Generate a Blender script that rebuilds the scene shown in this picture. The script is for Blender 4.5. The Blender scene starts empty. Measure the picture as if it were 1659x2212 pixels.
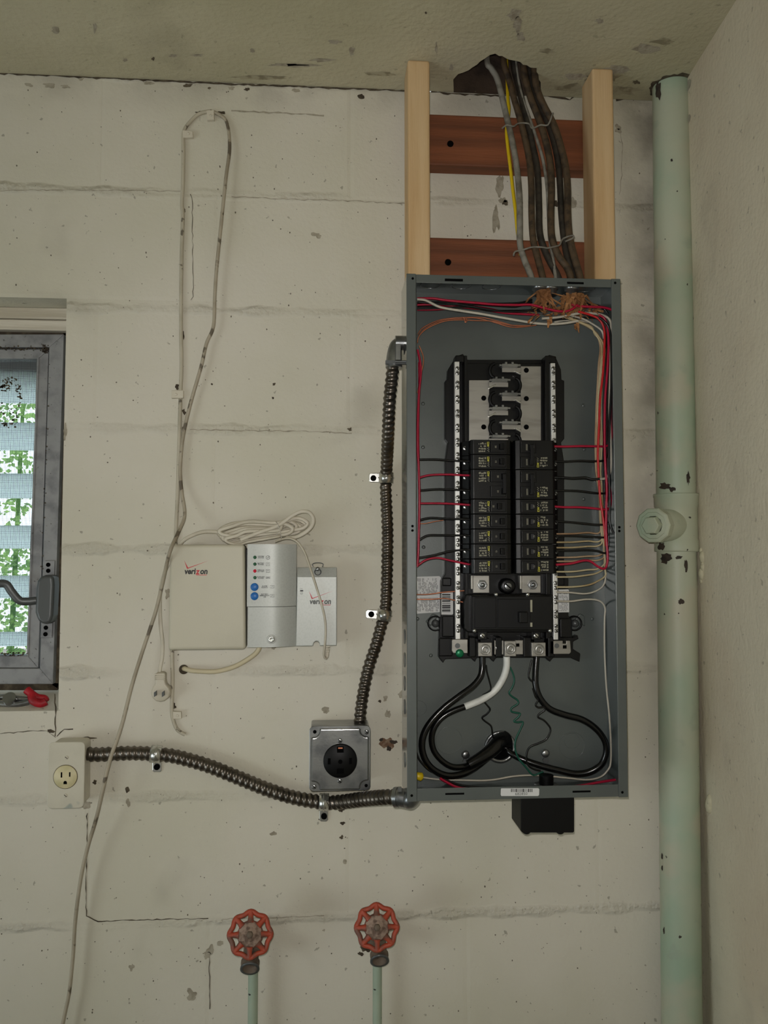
import bpy, math, random
from mathutils import Vector, Matrix, Quaternion
# ------------------------------------------------------------------ camera, light, exposure
SC = bpy.context.scene
COL = SC.collection
W, H, F = 1659.0, 2212.0, 1790.0
TH, PS = math.radians(3.0), math.radians(4.3)
CAM = Vector((0, -1.585, 1.45))
cd = bpy.data.cameras.new('camera'); co = bpy.data.objects.new('camera', cd); COL.objects.link(co)
cd.sensor_fit = 'HORIZONTAL'; cd.sensor_width = 36.0; cd.lens = 36.0 * F / W; cd.clip_start = .01
co.location = CAM; co.rotation_euler = (math.pi/2 + TH, 0, -PS); SC.camera = co
SC.view_settings.view_transform = 'Standard'; SC.view_settings.look = 'None'
SC.view_settings.gamma = 1; SC.view_settings.use_curve_mapping = False
SC.view_settings.exposure = 0.0

def lin(c):
    return tuple((x/12.92 if x <= .04045 else ((x+.055)/1.055)**2.4) for x in (v/255 for v in c))

wd = bpy.data.worlds.new('world'); SC.world = wd; wd.use_nodes = True
bg = wd.node_tree.nodes['Background']; bg.inputs[0].default_value = (.80, .93, 1.0, 1); bg.inputs[1].default_value = 2.6

def light(name, kind, loc, energy, color=(1, 1, 1), aim=None, **kw):
    d = bpy.data.lights.new(name, kind); d.energy = energy; d.color = color
    for k, v in kw.items(): setattr(d, k, v)
    o = bpy.data.objects.new(name, d); COL.objects.link(o); o.location = loc
    if aim is not None: o.rotation_euler = (Vector(aim) - Vector(loc)).to_track_quat('-Z', 'Y').to_euler()
    return o
P0 = CAM + Vector((math.sin(PS)*math.cos(TH), math.cos(PS)*math.cos(TH), math.sin(TH)))*3
# the phone's flash beside the lens; daylight through the open garage door on the far side of the room
light('phone_flash', 'SPOT', CAM + Vector((-.012, 0, .03)), 31, (1.0, .97, .945), aim=P0, shadow_soft_size=.006, spot_size=math.radians(108), spot_blend=1.0)
light('door_daylight', 'AREA', (-2.9, -2.2, .55), 10, (.95, 1.0, .95), aim=(0, -.1, 1.0), shape='RECTANGLE', size=.95, size_y=.9)
light('back_fill', 'AREA', (-.9, -4.2, 1.1), 5, (1.0, .97, .90), aim=(-.3, 0, 1.5), shape='RECTANGLE', size=2.6, size_y=1.8)  # added fill lamp at the back of the room, no real source
light('sun', 'SUN', (0, -3, 8), 4.0, (1, .96, .88), aim=(-.9, .4, 3.2), angle=.01)

# ------------------------------------------------------------------ pixel -> place (the photograph's own geometry, solved once)
CD = Vector((math.sin(PS)*math.cos(TH), math.cos(PS)*math.cos(TH), math.sin(TH)))
CR = Vector((math.cos(PS), -math.sin(PS), 0)); CU = CR.cross(CD)
def ray(px, py): return CD*F + CR*(px - W/2) - CU*(py - H/2)
def P(px, py, y):
    v = ray(px, py); return CAM + v*((y - CAM.y)/v.y)
def PZ(px, py, z):
    v = ray(px, py); return CAM + v*((z - CAM.z)/v.z)
def c1(x, y): return (860 + x/3.318, 590 + y/3.318)
def c2(x, y): return (860 + x/3.318, 1080 + y/3.318)
def c3(x, y): return (860 + x/3.318, 1360 + y/3.318)
def c4(x, y): return (860 + x/2.765, 100 + y/2.765)

# ------------------------------------------------------------------ mesh builder
def smoothpath(pts, n=6, closed=False):
    pts = [Vector(p) for p in pts]; m = len(pts); out = []
    if m < 3 and not closed: return pts
    rng = range(m if closed else m - 1)
    for i in rng:
        if closed: a, b, c, d = pts[(i-1) % m], pts[i], pts[(i+1) % m], pts[(i+2) % m]
        else: a, b, c, d = pts[max(i-1, 0)], pts[i], pts[i+1], pts[min(i+2, m-1)]
        for k in range(n):
            t = k/n
            out.append(.5*((2*b) + (c-a)*t + (2*a-5*b+4*c-d)*t*t + (3*b-a-3*c+d)*t**3))
    if not closed: out.append(pts[-1])
    return out
def resample(path, step):
    out = [path[0]]; acc = 0.0
    for a, b in zip(path, path[1:]):
        L = (b-a).length
        if L < 1e-9: continue
        t = step - acc
        while t <= L:
            out.append(a + (b-a)*(t/L)); t += step
        acc = (acc + L) % step
    return out
class MB:
    def __init__(self): self.v = []; self.f = []; self.m = []; self.s = []
    def add(self, vs, fs, m=0, s=False):
        o = len(self.v); self.v += [Vector(p) for p in vs]
        for f in fs: self.f.append([i+o for i in f]); self.m.append(m); self.s.append(s)
        return self
    def box(self, x0, x1, y0, y1, z0, z1, m=0):
        vs = [(x, y, z) for x in (x0, x1) for y in (y0, y1) for z in (z0, z1)]
        return self.add(vs, [(0,1,3,2),(4,6,7,5),(0,4,5,1),(2,3,7,6),(0,2,6,4),(1,5,7,3)], m)
    def prism(self, pts, y0, y1, m=0, scale_back=None):
        """outline (x, z) pushed from y0 (front) to y1 (back)"""
        n = len(pts); A = sum(pts[i][0]*pts[(i+1)%n][1]-pts[(i+1)%n][0]*pts[i][1] for i in range(n))
        if A < 0: pts = pts[::-1]
        vs = [(p[0], y0, p[1]) for p in pts] + [(p[0], y1, p[1]) for p in pts]
        fs = [list(range(n)), list(range(2*n-1, n-1, -1))]
        fs += [[i, i+n, (i+1)%n+n, (i+1)%n] for i in range(n)]
        return self.add(vs, fs, m)
    def pp(self, pix, y0, y1, m=0):
        q = [P(a, b, y0) for a, b in pix]
        return self.prism([(p.x, p.z) for p in q], y0, y1, m)
    def pbox(self, px0, py0, px1, py1, y0, y1, m=0):
        a = P((px0+px1)/2, py0, y0).z; b = P((px0+px1)/2, py1, y0).z
        l = P(px0, (py0+py1)/2, y0).x; r = P(px1, (py0+py1)/2, y0).x
        return self.box(l, r, y0, y1, b, a, m)
    def cyl(self, a, b, r, r2=None, n=16, m=0, s=True, caps=True):
        a = Vector(a); b = Vector(b); r2 = r if r2 is None else r2
        q = (b-a).to_track_quat('Z', 'Y'); vs = []
        for c, rr in ((a, r), (b, r2)):
            for i in range(n):
                t = 2*math.pi*i/n; vs.append(c + q @ Vector((math.cos(t)*rr, math.sin(t)*rr, 0)))
        self.add(vs, [[i, (i+1)%n, (i+1)%n+n, i+n] for i in range(n)], m, s)
        if caps:
            self.add(vs[:n], [list(range(n))[::-1]], m); self.add(vs[n:], [list(range(n))], m)
        return self
    def lathe(self, o, ax, prof, n=24, m=0, s=True):
        """profile of (radius, height along ax)"""
        o = Vector(o); q = Vector(ax).to_track_quat('Z', 'Y'); vs = []; k = len(prof)
        for r, h in prof:
            for i in range(n):
                t = 2*math.pi*i/n; vs.append(o + q @ Vector((math.cos(t)*r, math.sin(t)*r, h)))
        self.add(vs, [[j*n+i, j*n+(i+1)%n, (j+1)*n+(i+1)%n, (j+1)*n+i] for j in range(k-1) for i in range(n)], m, s)
        return self
    def ball(self, c, r, sq=(1, 1, 1), n=12, m=0):
        prof = [(max(1e-5, math.sin(math.pi*i/(n//2))), -math.cos(math.pi*i/(n//2))) for i in range(n//2+1)]
        t = MB(); t.lathe((0, 0, 0), (0, 0, 1), prof, n)
        return self.add([Vector(c) + Vector((p.x*r*sq[0], p.y*r*sq[1], p.z*r*sq[2])) for p in t.v], t.f, m, True)
    def tube(self, path, r, n=8, m=0, closed=False, flat=None, rfun=None, mfun=None):
        path = [Vector(p) for p in path]; k = len(path); vs = []
        T = []
        for i in range(k):
            a = path[(i-1) % k] if closed else path[max(i-1, 0)]; b = path[(i+1) % k] if closed else path[min(i+1, k-1)]
            d = b-a; T.append(d.normalized() if d.length > 1e-9 else Vector((0, 0, 1)))
        N = Vector((0, -1, 0)); N = N - T[0]*N.dot(T[0])
        if N.length < .1: N = Vector((1, 0, 0)) - T[0]*T[0].x
        N.normalize()
        for i in range(k):
            N = N - T[i]*N.dot(T[i]); N.normalize(); B = T[i].cross(N)
            for j in range(n):
                t = 2*math.pi*j/n; rr = rfun(i, t) if rfun else r
                vs.append(path[i] + N*(math.cos(t)*rr*(flat or 1)) + B*(math.sin(t)*rr))
        fs = []
        for i in range(k if closed else k-1):
            for j in range(n): fs.append([i*n+j, i*n+(j+1)%n, ((i+1)%k)*n+(j+1)%n, ((i+1)%k)*n+j])
        o = len(self.v); self.add(vs, fs, m, True)
        if mfun:
            for q in range(len(fs)): self.m[len(self.m)-len(fs)+q] = mfun(q//n)
        if not closed: self.add(vs[:n], [list(range(n))[::-1]], m); self.add(vs[-n:], [list(range(n))], m)
        return self
    def build(self, name, mats, parent=None, bev=0, org=None, seg=2, props=None):
        if not isinstance(mats, (list, tuple)): mats = [mats]
        if parent is not None: org = ORG[parent.name]
        elif org is None:
            lo = [min(p[i] for p in self.v) for i in range(3)]; hi = [max(p[i] for p in self.v) for i in range(3)]
            org = Vector(((lo[0]+hi[0])/2, (lo[1]+hi[1])/2, lo[2]))
        else: org = Vector(org)
        me = bpy.data.meshes.new(name); me.from_pydata([p-org for p in self.v], [], self.f)
        for mt in mats: me.materials.append(mt)
        me.polygons.foreach_set('material_index', self.m); me.polygons.foreach_set('use_smooth', self.s); me.update()
        o = bpy.data.objects.new(name, me); COL.objects.link(o)
        if parent is not None: o.parent = parent
        else: o.location = org
        ORG[o.name] = org
        if bev:
            b = o.modifiers.new('bevel', 'BEVEL'); b.width = bev; b.segments = seg; b.limit_method = 'ANGLE'; b.angle_limit = .6
        return o
ORG = {}
def tag(o, label, cat, group=None, kind=None):
    if label: o['label'] = label
    if cat: o['category'] = cat
    if group: o['group'] = group
    if kind: o['kind'] = kind
    return o
def thing(name, label, cat, loc, group=None, kind=None):
    o = bpy.data.objects.new(name, None); COL.objects.link(o); o.location = loc; ORG[o.name] = Vector(loc); o.empty_display_size = .02
    return tag(o, label, cat, group, kind)
def share(src, name, parent, off):
    """another piece alike: same mesh data, moved by off from the source's place"""
    o = src.copy(); COL.objects.link(o); o.name = name; o.parent = parent
    o.location = Vector(off) + (ORG[src.parent.name] - ORG[parent.name] if src.parent else Vector((0, 0, 0)))
    ORG[o.name] = ORG[parent.name]; return o
def words(s, size, at, m, parent, name='lettering', align='CENTER', rot=0, off=0, shear=0, sx=1, flipz=False, ext=.00008):
    cu = bpy.data.curves.new('t', 'FONT'); cu.body = s; cu.size = size; cu.align_x = align; cu.align_y = 'CENTER'
    cu.offset = off; cu.shear = shear; cu.extrude = ext; cu.resolution_u = 3; cu.space_line = .85
    ob = bpy.data.objects.new('t', cu); me = bpy.data.meshes.new_from_object(ob)
    M = Matrix.Translation(Vector(at) - ORG[parent.name]) @ Matrix.Rotation(rot, 4, 'Y') @ Matrix.Rotation(math.pi/2, 4, 'X') @ Matrix.Diagonal((sx, 1, 1, 1))
    me.transform(M); me.materials.clear(); me.materials.append(m)
    bpy.data.objects.remove(ob); bpy.data.curves.remove(cu)
    o = bpy.data.objects.new(name, me); COL.objects.link(o); o.parent = parent; ORG[o.name] = ORG[parent.name]; return o

# ------------------------------------------------------------------ materials
def mk(name, c, rough=.5, metal=0, c2=None, ns=20, nd=4, lo=.4, hi=.7, bump=0, bs=200, spec=None, stretch=None, speck=None, trans=0):
    m = bpy.data.materials.new(name); m.use_nodes = True; nt = m.node_tree; b = nt.nodes['Principled BSDF']
    b.inputs['Base Color'].default_value = (*lin(c), 1); b.inputs['Roughness'].default_value = rough; b.inputs['Metallic'].default_value = metal
    if spec is not None: b.inputs['Specular IOR Level'].default_value = spec
    if c2 or bump or speck:
        g = nt.nodes.new('ShaderNodeTexCoord'); vec = g.outputs['Object']
        if stretch:
            mp = nt.nodes.new('ShaderNodeMapping'); mp.inputs['Scale'].default_value = stretch; nt.links.new(vec, mp.inputs[0]); vec = mp.outputs[0]
        def noise(s, d=4):
            n = nt.nodes.new('ShaderNodeTexNoise'); n.inputs['Scale'].default_value = s; n.inputs['Detail'].default_value = d
            nt.links.new(vec, n.inputs['Vector']); return n.outputs['Fac']
        def mixin(prev, fac, lo, hi, col, amt=1):
            r = nt.nodes.new('ShaderNodeMapRange'); r.interpolation_type = 'SMOOTHSTEP'
            r.inputs[1].default_value = lo; r.inputs[2].default_value = hi; r.inputs[4].default_value = amt; nt.links.new(fac, r.inputs[0])
            x = nt.nodes.new('ShaderNodeMix'); x.data_type = 'RGBA'; nt.links.new(r.outputs[0], x.inputs[0])
            if prev is None: x.inputs[6].default_value = (*lin(c), 1)
            else: nt.links.new(prev, x.inputs[6])
            x.inputs[7].default_value = (*lin(col), 1); return x.outputs[2]
        out = None
        if c2: out = mixin(out, noise(ns, nd), lo, hi, c2)
        for (col, s, l, h, amt) in (speck or []): out = mixin(out, noise(s, 3), l, h, col, amt)
        if out: nt.links.new(out, b.inputs['Base Color'])
        if bump:
            bp = nt.nodes.new('ShaderNodeBump'); bp.inputs['Strength'].default_value = 1; bp.inputs['Distance'].default_value = bump
            nt.links.new(noise(bs, 3), bp.inputs['Height']); nt.links.new(bp.outputs[0], b.inputs['Normal'])
    return m
ZJ, SJ = 2.145, .228                 # block courses: one joint height and the spacing
def plaster(name, c, c2, bump, bs, joints=False, dark=.5):
    m = mk(name, c, .75, 0, c2, 2.2, 5, .38, .66, 0, 1, speck=[((120, 112, 96), 5.0, .60, .80, .30), ((92, 84, 68), 70, .675, .72, dark), ((50, 44, 34), 170, .73, .76, dark*.9)])
    nt = m.node_tree; b = nt.nodes['Principled BSDF']; g = nt.nodes.new('ShaderNodeNewGeometry')
    def math_(op, a, c=None):
        n = nt.nodes.new('ShaderNodeMath'); n.operation = op
        for i, q in enumerate((a, c)):
            if q is None: continue
            if isinstance(q, (int, float)): n.inputs[i].default_value = q
            else: nt.links.new(q, n.inputs[i])
        return n.outputs[0]
    # world position drives every pattern, so the blocks share one coat of paint
    for n in list(nt.nodes):
        if n.type == 'TEX_NOISE': nt.links.new(g.outputs['Position'], n.inputs['Vector'])
    def noise(s, d=4):
        n = nt.nodes.new('ShaderNodeTexNoise'); n.inputs['Scale'].default_value = s; n.inputs['Detail'].default_value = d
        nt.links.new(g.outputs['Position'], n.inputs['Vector']); return n.outputs['Fac']
    h = math_('ADD', math_('MULTIPLY', noise(bs, 4), bump), math_('MULTIPLY', noise(9, 3), .004))
    if joints:
        sp = nt.nodes.new('ShaderNodeSeparateXYZ'); nt.links.new(g.outputs['Position'], sp.inputs[0])
        t = math_('DIVIDE', math_('SUBTRACT', sp.outputs[2], ZJ), SJ)
        d = math_('MULTIPLY', math_('ABSOLUTE', math_('SUBTRACT', t, math_('ROUND', t))), SJ)
        d = math_('ADD', d, math_('MULTIPLY', math_('SUBTRACT', noise(14), .5), .03))
        r = nt.nodes.new('ShaderNodeMapRange'); r.interpolation_type = 'SMOOTHSTEP'; r.inputs[1].default_value = .012; r.inputs[2].default_value = .002
        nt.links.new(d, r.inputs[0]); band = math_('MULTIPLY', r.outputs[0], math_('MULTIPLY', math_('MINIMUM', math_('MAXIMUM', math_('SUBTRACT', noise(3.1), .38), 0), .2), 5))
        h = math_('ADD', h, math_('MULTIPLY', math_('MULTIPLY', band, noise(90, 6)), .007))
        x = nt.nodes.new('ShaderNodeMix'); x.data_type = 'RGBA'; src = b.inputs['Base Color'].links[0].from_socket
        nt.links.new(math_('MULTIPLY', math_('MULTIPLY', band, noise(120, 5)), .28), x.inputs[0]); nt.links.new(src, x.inputs[6]); x.inputs[7].default_value = (*lin((150, 142, 124)), 1)
        # grime plus painted-in shade along the drain pipe, and grime under the ceiling
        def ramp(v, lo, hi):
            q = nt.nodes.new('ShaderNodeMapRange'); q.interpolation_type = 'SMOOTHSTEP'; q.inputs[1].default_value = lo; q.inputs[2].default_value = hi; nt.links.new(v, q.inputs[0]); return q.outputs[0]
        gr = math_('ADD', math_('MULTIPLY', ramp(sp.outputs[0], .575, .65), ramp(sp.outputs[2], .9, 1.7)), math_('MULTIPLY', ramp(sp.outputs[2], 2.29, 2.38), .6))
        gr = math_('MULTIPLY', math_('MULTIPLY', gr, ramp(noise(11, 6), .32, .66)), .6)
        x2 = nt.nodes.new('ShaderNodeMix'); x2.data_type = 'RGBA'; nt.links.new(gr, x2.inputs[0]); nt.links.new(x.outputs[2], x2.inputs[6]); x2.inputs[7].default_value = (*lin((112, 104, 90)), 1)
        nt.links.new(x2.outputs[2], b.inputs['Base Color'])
    bp = nt.nodes.new('ShaderNodeBump'); bp.inputs['Strength'].default_value = 1; bp.inputs['Distance'].default_value = 1
    nt.links.new(h, bp.inputs['Height']); nt.links.new(bp.outputs[0], b.inputs['Normal'])
    return m
M = {}
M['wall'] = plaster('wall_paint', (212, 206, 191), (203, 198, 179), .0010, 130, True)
M['ceil'] = plaster('ceiling_paint', (192, 185, 158), (178, 172, 143), .0018, 95, False, .3)
M['rwall'] = plaster('side_wall_paint', (214, 205, 182), (204, 190, 166), .0015, 110, False, .4)
M['floor'] = mk('concrete', (128, 124, 116), .8, 0, (104, 100, 92), 6, bump=.002, bs=60)
M['dirt'] = mk('dirt', (62, 52, 40), .9, 0, (98, 88, 70), 60, bump=.001)
M['chip'] = mk('bare_cement', (168, 160, 142), .9, 0, (140, 132, 114), 70, bump=.001)
M['stain'] = mk('ceiling_stain', (168, 160, 134), .8, 0, (132, 124, 100), 40, lo=.45, hi=.6)
M['rust'] = mk('rust', (112, 84, 64), .9, 0, (150, 130, 108), 90, bump=.001)
M['crack'] = mk('crack', (96, 88, 74), .9)
M['cavity'] = mk('cavity', (70, 56, 44), .95, 0, (48, 38, 30), 20, bump=.004, bs=60)
M['alu'] = mk('aluminium_frame', (150, 150, 150), .55, .35, (120, 120, 122), 30, bump=.0003, speck=[((70, 66, 60), 150, .66, .74, .8)])
M['wood_white'] = mk('painted_wood', (214, 206, 190), .7, 0, (180, 170, 150), 12, stretch=(.15, 1, 4), bump=.001, bs=80)
M['screen'] = mk('screen_wire', (82, 90, 92), .6, .4)
M['louver'] = mk('frosted_louver_glass', (228, 236, 238), .35, 0, (212, 224, 228), 12)
nt = M['louver'].node_tree; b_ = nt.nodes['Principled BSDF']; tr = nt.nodes.new('ShaderNodeBsdfTranslucent'); tr.inputs[0].default_value = (.88, .94, .95, 1)
mx = nt.nodes.new('ShaderNodeMixShader'); mx.inputs[0].default_value = .75; nt.links.new(b_.outputs[0], mx.inputs[1]); nt.links.new(tr.outputs[0], mx.inputs[2])
nt.links.new(mx.outputs[0], nt.nodes['Material Output'].inputs[0])
M['leaf'] = mk('leaf', (150, 190, 110), .4, 0, (44, 92, 50), 16, lo=.35, hi=.65)
nt = M['leaf'].node_tree; b_ = nt.nodes['Principled BSDF']; tr = nt.nodes.new('ShaderNodeBsdfTranslucent'); tr.inputs[0].default_value = (.34, .56, .20, 1)
mx = nt.nodes.new('ShaderNodeMixShader'); mx.inputs[0].default_value = .5; nt.links.new(b_.outputs[0], mx.inputs[1]); nt.links.new(tr.outputs[0], mx.inputs[2]); nt.links.new(mx.outputs[0], nt.nodes['Material Output'].inputs[0])
M['dgrey'] = mk('grey_cast_metal', (92, 94, 94), .42, .5)
M['black'] = mk('black_plastic', (9, 9, 9), .34, 0, (6, 6, 7), 40, spec=.32, bump=.0001, bs=500)
M['blackm'] = mk('matt_black_plastic', (4, 4, 4), .5, spec=.25)
M['hole'] = mk('dark_hole', (2, 2, 2), .9, spec=.1)
M['panel'] = mk('grey_enamel', (90, 95, 92), .34, .15, (83, 88, 86), 9, bump=.00008, bs=700)
M['pside'] = mk('glossy_side_enamel', (86, 94, 94), .3, .15, (79, 87, 88), 9); M['pside'].node_tree.nodes['Principled BSDF'].inputs['Coat Weight'].default_value = 1; M['pside'].node_tree.nodes['Principled BSDF'].inputs['Coat Roughness'].default_value = .12
M['steel'] = mk('zinc_steel', (156, 157, 156), .3, .92, (118, 120, 122), 22, bump=.0001, bs=300)
M['cond'] = mk('flexible_steel', (112, 105, 97), .34, .95, (84, 78, 71), 40)
M['bright'] = mk('bright_zinc', (208, 208, 204), .25, .95)
M['tin'] = mk('tinned_bus', (160, 157, 150), .42, .85, (142, 139, 132), 14, stretch=(1, 1, 6))
M['neutral'] = mk('aluminium_bar', (214, 214, 210), .42, .65)
M['screw'] = mk('screw_steel', (150, 150, 146), .35, .9)
M['green'] = mk('green_screw', (12, 110, 70), .35, .4)
M['red'] = mk('red_wire', (158, 8, 46), .35)
M['redb'] = mk('bright_red_wire', (176, 16, 20), .4)
M['wblack'] = mk('black_wire', (8, 8, 8), .3)
M['cable'] = mk('black_service_cable', (9, 9, 9), .2)
M['wwhite'] = mk('white_wire', (178, 171, 156), .4)
M['cream'] = mk('cream_wire', (182, 168, 132), .5, 0, (156, 130, 86), 14)
M['tan'] = mk('aged_wire', (168, 142, 112), .5, 0, (140, 106, 74), 14)
M['copper'] = mk('copper', (232, 150, 116), .3, .9)
M['gwire'] = mk('green_wire', (10, 74, 58), .35)
M['paper'] = mk('brown_paper', (168, 118, 72), .8, 0, (128, 84, 48), 40)
M['wtape'] = mk('white_tape', (214, 214, 208), .4, 0, (196, 196, 190), 40)
M['yellow'] = mk('yellow_plastic', (214, 182, 20), .45)
M['stud'] = mk('pine', (212, 182, 140), .6, 0, (194, 158, 112), 5, stretch=(6, 6, .5), lo=.3, hi=.7, bump=.0005, bs=60)
M['board'] = mk('reddish_timber', (136, 78, 46), .65, 0, (100, 56, 32), 5, stretch=(.5, 4, 9), lo=.3, hi=.7, bump=.0006, bs=60)
M['gcable'] = mk('grey_cable', (132, 128, 118), .6, 0, (96, 90, 80), 60)
M['bcable'] = mk('brown_cloth_cable', (78, 61, 42), .6, 0, (44, 34, 24), 70, bump=.0006, bs=300)
M['dcable'] = mk('dark_cloth_cable', (54, 48, 40), .6, 0, (32, 28, 23), 70, bump=.0006, bs=300)
M['mint'] = mk('mint_paint', (176, 180, 158), .5, 0, (152, 174, 150), 5, bump=.0006, bs=60, speck=[((184, 178, 156), 9, .5, .68, .7), ((150, 160, 142), 22, .62, .75, .5), ((40, 34, 28), 60, .72, .74, 1)])
M['mint2'] = mk('mint_pipe_paint', (166, 180, 160), .5, 0, (152, 168, 150), 12, speck=[((36, 34, 30), 95, .69, .71, 1)])
M['flake'] = mk('bare_iron', (58, 48, 38), .8, 0, (34, 28, 22), 60)
M['ont'] = mk('beige_plastic', (196, 190, 170), .5, 0, (188, 182, 162), 8, bump=.0001, bs=600)
M['silver'] = mk('silver_plastic', (184, 186, 180), .42, .12, (178, 180, 174), 300)
M['ink'] = mk('black_ink', (30, 30, 30), .6)
M['gink'] = mk('grey_ink', (92, 94, 92), .6)
M['rink'] = mk('red_ink', (196, 30, 44), .5)
M['ledg'] = mk('green_lens', (40, 92, 62), .3)
M['ledr'] = mk('red_lens', (204, 20, 52), .3)
M['blue'] = mk('blue_button', (34, 104, 176), .4)
M['cord'] = mk('white_cord', (204, 196, 178), .5, 0, (186, 178, 158), 20)
M['bcord'] = mk('beige_cord', (202, 190, 158), .5)
M['pcable'] = mk('painted_cable', (190, 182, 162), .6, 0, (172, 164, 144), 20, speck=[((70, 60, 48), 60, .62, .68, .8)])
M['hcable'] = mk('old_hanging_cable', (176, 166, 146), .55, 0, (150, 140, 120), 16, speck=[((84, 74, 60), 42, .57, .64, .85)])
M['clip'] = mk('painted_clip', (206, 198, 180), .6)
M['oplate'] = mk('painted_steel_plate', (206, 200, 182), .5, 0, (198, 192, 174), 20, speck=[((150, 156, 148), 16, .62, .66, .9)])
M['ivory'] = mk('ivory_plastic', (216, 204, 164), .45, 0, (196, 186, 142), 40)
M['wheel'] = mk('red_enamel', (170, 70, 46), .55, 0, (112, 74, 60), 50, lo=.4, hi=.6, bump=.0008, bs=200)
M['dusty'] = mk('dusty_iron', (160, 138, 122), .85, 0, (96, 76, 64), 90, bump=.001, bs=200)
M['brass'] = mk('dirty_brass', (112, 98, 84), .7, .2, (74, 62, 52), 60, bump=.0008, bs=150)
M['sticker'] = mk('paper_sticker', (206, 206, 204), .6)
M['lprint'] = mk('pale_print', (150, 146, 126), .6)
M['yprint'] = mk('yellow_print', (168, 162, 44), .6)
M['redgrip'] = mk('red_rubber', (176, 14, 32), .5, 0, (140, 10, 24), 60)

# ------------------------------------------------------------------ structure
ZC = 2.3685
OXR = P(135, 1080, 0).x; OXL = -1.45; OZT = P(70, 643, 0).z; OZB = P(60, 1540, 0).z
wall = MB()
XL, XR = -3.2, .9
for (a, b, c, d) in ((XL, OXL, 0, ZC), (OXR, XR, 0, ZC), (OXL, OXR, 0, OZB-.03), (OXL, OXR, OZT, ZC)): wall.box(a, b, .05, .2, c, d)
wall.box(XL, -1.7, 0, .05, 0, ZC); wall.box(-1.7, XR, 0, .05, 0, ZJ-8*SJ)
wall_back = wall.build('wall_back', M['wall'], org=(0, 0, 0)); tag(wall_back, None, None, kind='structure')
rnd = random.Random(4)
def block(x0, x1, z0, z1):
    q = .007; dp = .0003 + rnd.random()*.0004; y = -rnd.random()*.0003; mb = MB()
    o = [(x0, z0), (x1, z0), (x1, z1), (x0, z1)]; i = [(x0+q, z0+q), (x1-q, z0+q), (x1-q, z1-q), (x0+q, z1-q)]
    vs = [(a, .05, b) for a, b in o] + [(a, dp, b) for a, b in o] + [(a, y, b) for a, b in i]
    fs = [(3, 2, 1, 0), (8, 9, 10, 11)] + [(k, (k+1) % 4, 4+(k+1) % 4, 4+k) for k in range(4)] + [(4+k, 4+(k+1) % 4, 8+(k+1) % 4, 8+k) for k in range(4)]
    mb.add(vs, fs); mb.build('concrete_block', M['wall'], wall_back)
def rects(x0, x1, z0, z1):
    if x0 >= OXR or z0 >= OZT or z1 <= OZB or x1 <= OXL: return [(x0, x1, z0, z1)]
    out = []
    if x1 > OXR+.001: out.append((OXR, x1, max(z0, OZB), min(z1, OZT)))
    if x0 < OXL-.001: out.append((x0, OXL, max(z0, OZB), min(z1, OZT)))
    if z1 > OZT+.002: out.append((x0, x1, OZT, z1))
    if z0 < OZB-.002: out.append((x0, x1, z0, OZB))
    return out
xa = P(190, 1850, 0).x; xb = P(452, 2100, 0).x; BW = .478
for k in range(-1, 8):
    z1 = min(ZC, ZJ - k*SJ); z0 = ZJ - (k+1)*SJ
    if k == -1: z0 = ZJ
    x0 = (xa if k % 2 == 1 else xb); n = int((x0 + 1.7)/BW) + 1; x = x0 - n*BW
    while x < .78:
        a, b = max(x, -1.7), min(x+BW, .78)
        if b - a > .01:
            for r in rects(a, b, z0, z1): block(*r)
        x += BW
MB().box(XL, XR+.2, -4.6, .2, -.1, 0).build('floor', M['floor'], org=(0, 0, 0)); bpy.data.objects['floor']['kind'] = 'structure'
hole = [(979, 203), (979, 172), (985, 165), (990, 160), (1000, 157), (1012, 152), (1020, 146), (1030, 140), (1037, 133), (1048, 126), (1058, 119), (1070, 116), (1078, 121), (1085, 121), (1093, 126), (1100, 129), (1112, 131), (1124, 134), (1130, 140), (1138, 141), (1146, 146), (1160, 147), (1159, 155), (1163, 161), (1164, 172), (1168, 178), (1168, 190), (1172, 206)]
hp = [PZ(a, b, ZC) for a, b in hole]; hp[0].y = hp[-1].y = 0
cl = MB(); outer = [(XL, -4.6), (XR, -4.6), (XR, 0)] + [(p.x, p.y) for p in hp[::-1]] + [(XL, 0)]
n = len(outer)
for z, dirn in ((ZC, 1), (ZC+.03, -1)):
    cl.add([(a, b, z) for a, b in outer], [list(range(n))[::-dirn]])
cl.add([(a, b, ZC) for a, b in outer] + [(a, b, ZC+.03) for a, b in outer], [(i, (i+1) % n, n+(i+1) % n, n+i) for i in range(n)])
ceiling = cl.build('ceiling', M['ceil'], org=(0, 0, ZC)); ceiling['kind'] = 'structure'
cv = MB(); hx0, hx1 = P(950, 200, 0).x, P(1200, 200, 0).x
cv.box(hx0, hx1, .0, .02, ZC+.001, ZC+.3); cv.box(hx0, hx1, -.26, -.24, ZC+.031, ZC+.3); cv.box(hx0-.02, hx0, -.26, .02, ZC+.031, ZC+.3); cv.box(hx1, hx1+.02, -.26, .02, ZC+.031, ZC+.3); cv.box(hx0-.02, hx1+.02, -.26, .02, ZC+.3, ZC+.32)
cv.build('ceiling_cavity', M['cavity'], ceiling)
cv = MB(); cv.box(XL-.2, hx0-.03, -4.7, .25, ZC+.031, ZC+.12); cv.box(hx1+.03, XR+.2, -4.7, .25, ZC+.031, ZC+.12); cv.box(hx0-.03, hx1+.03, -4.7, -.27, ZC+.031, ZC+.12)
cv.build('roof_slab', M['floor'], ceiling)
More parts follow.
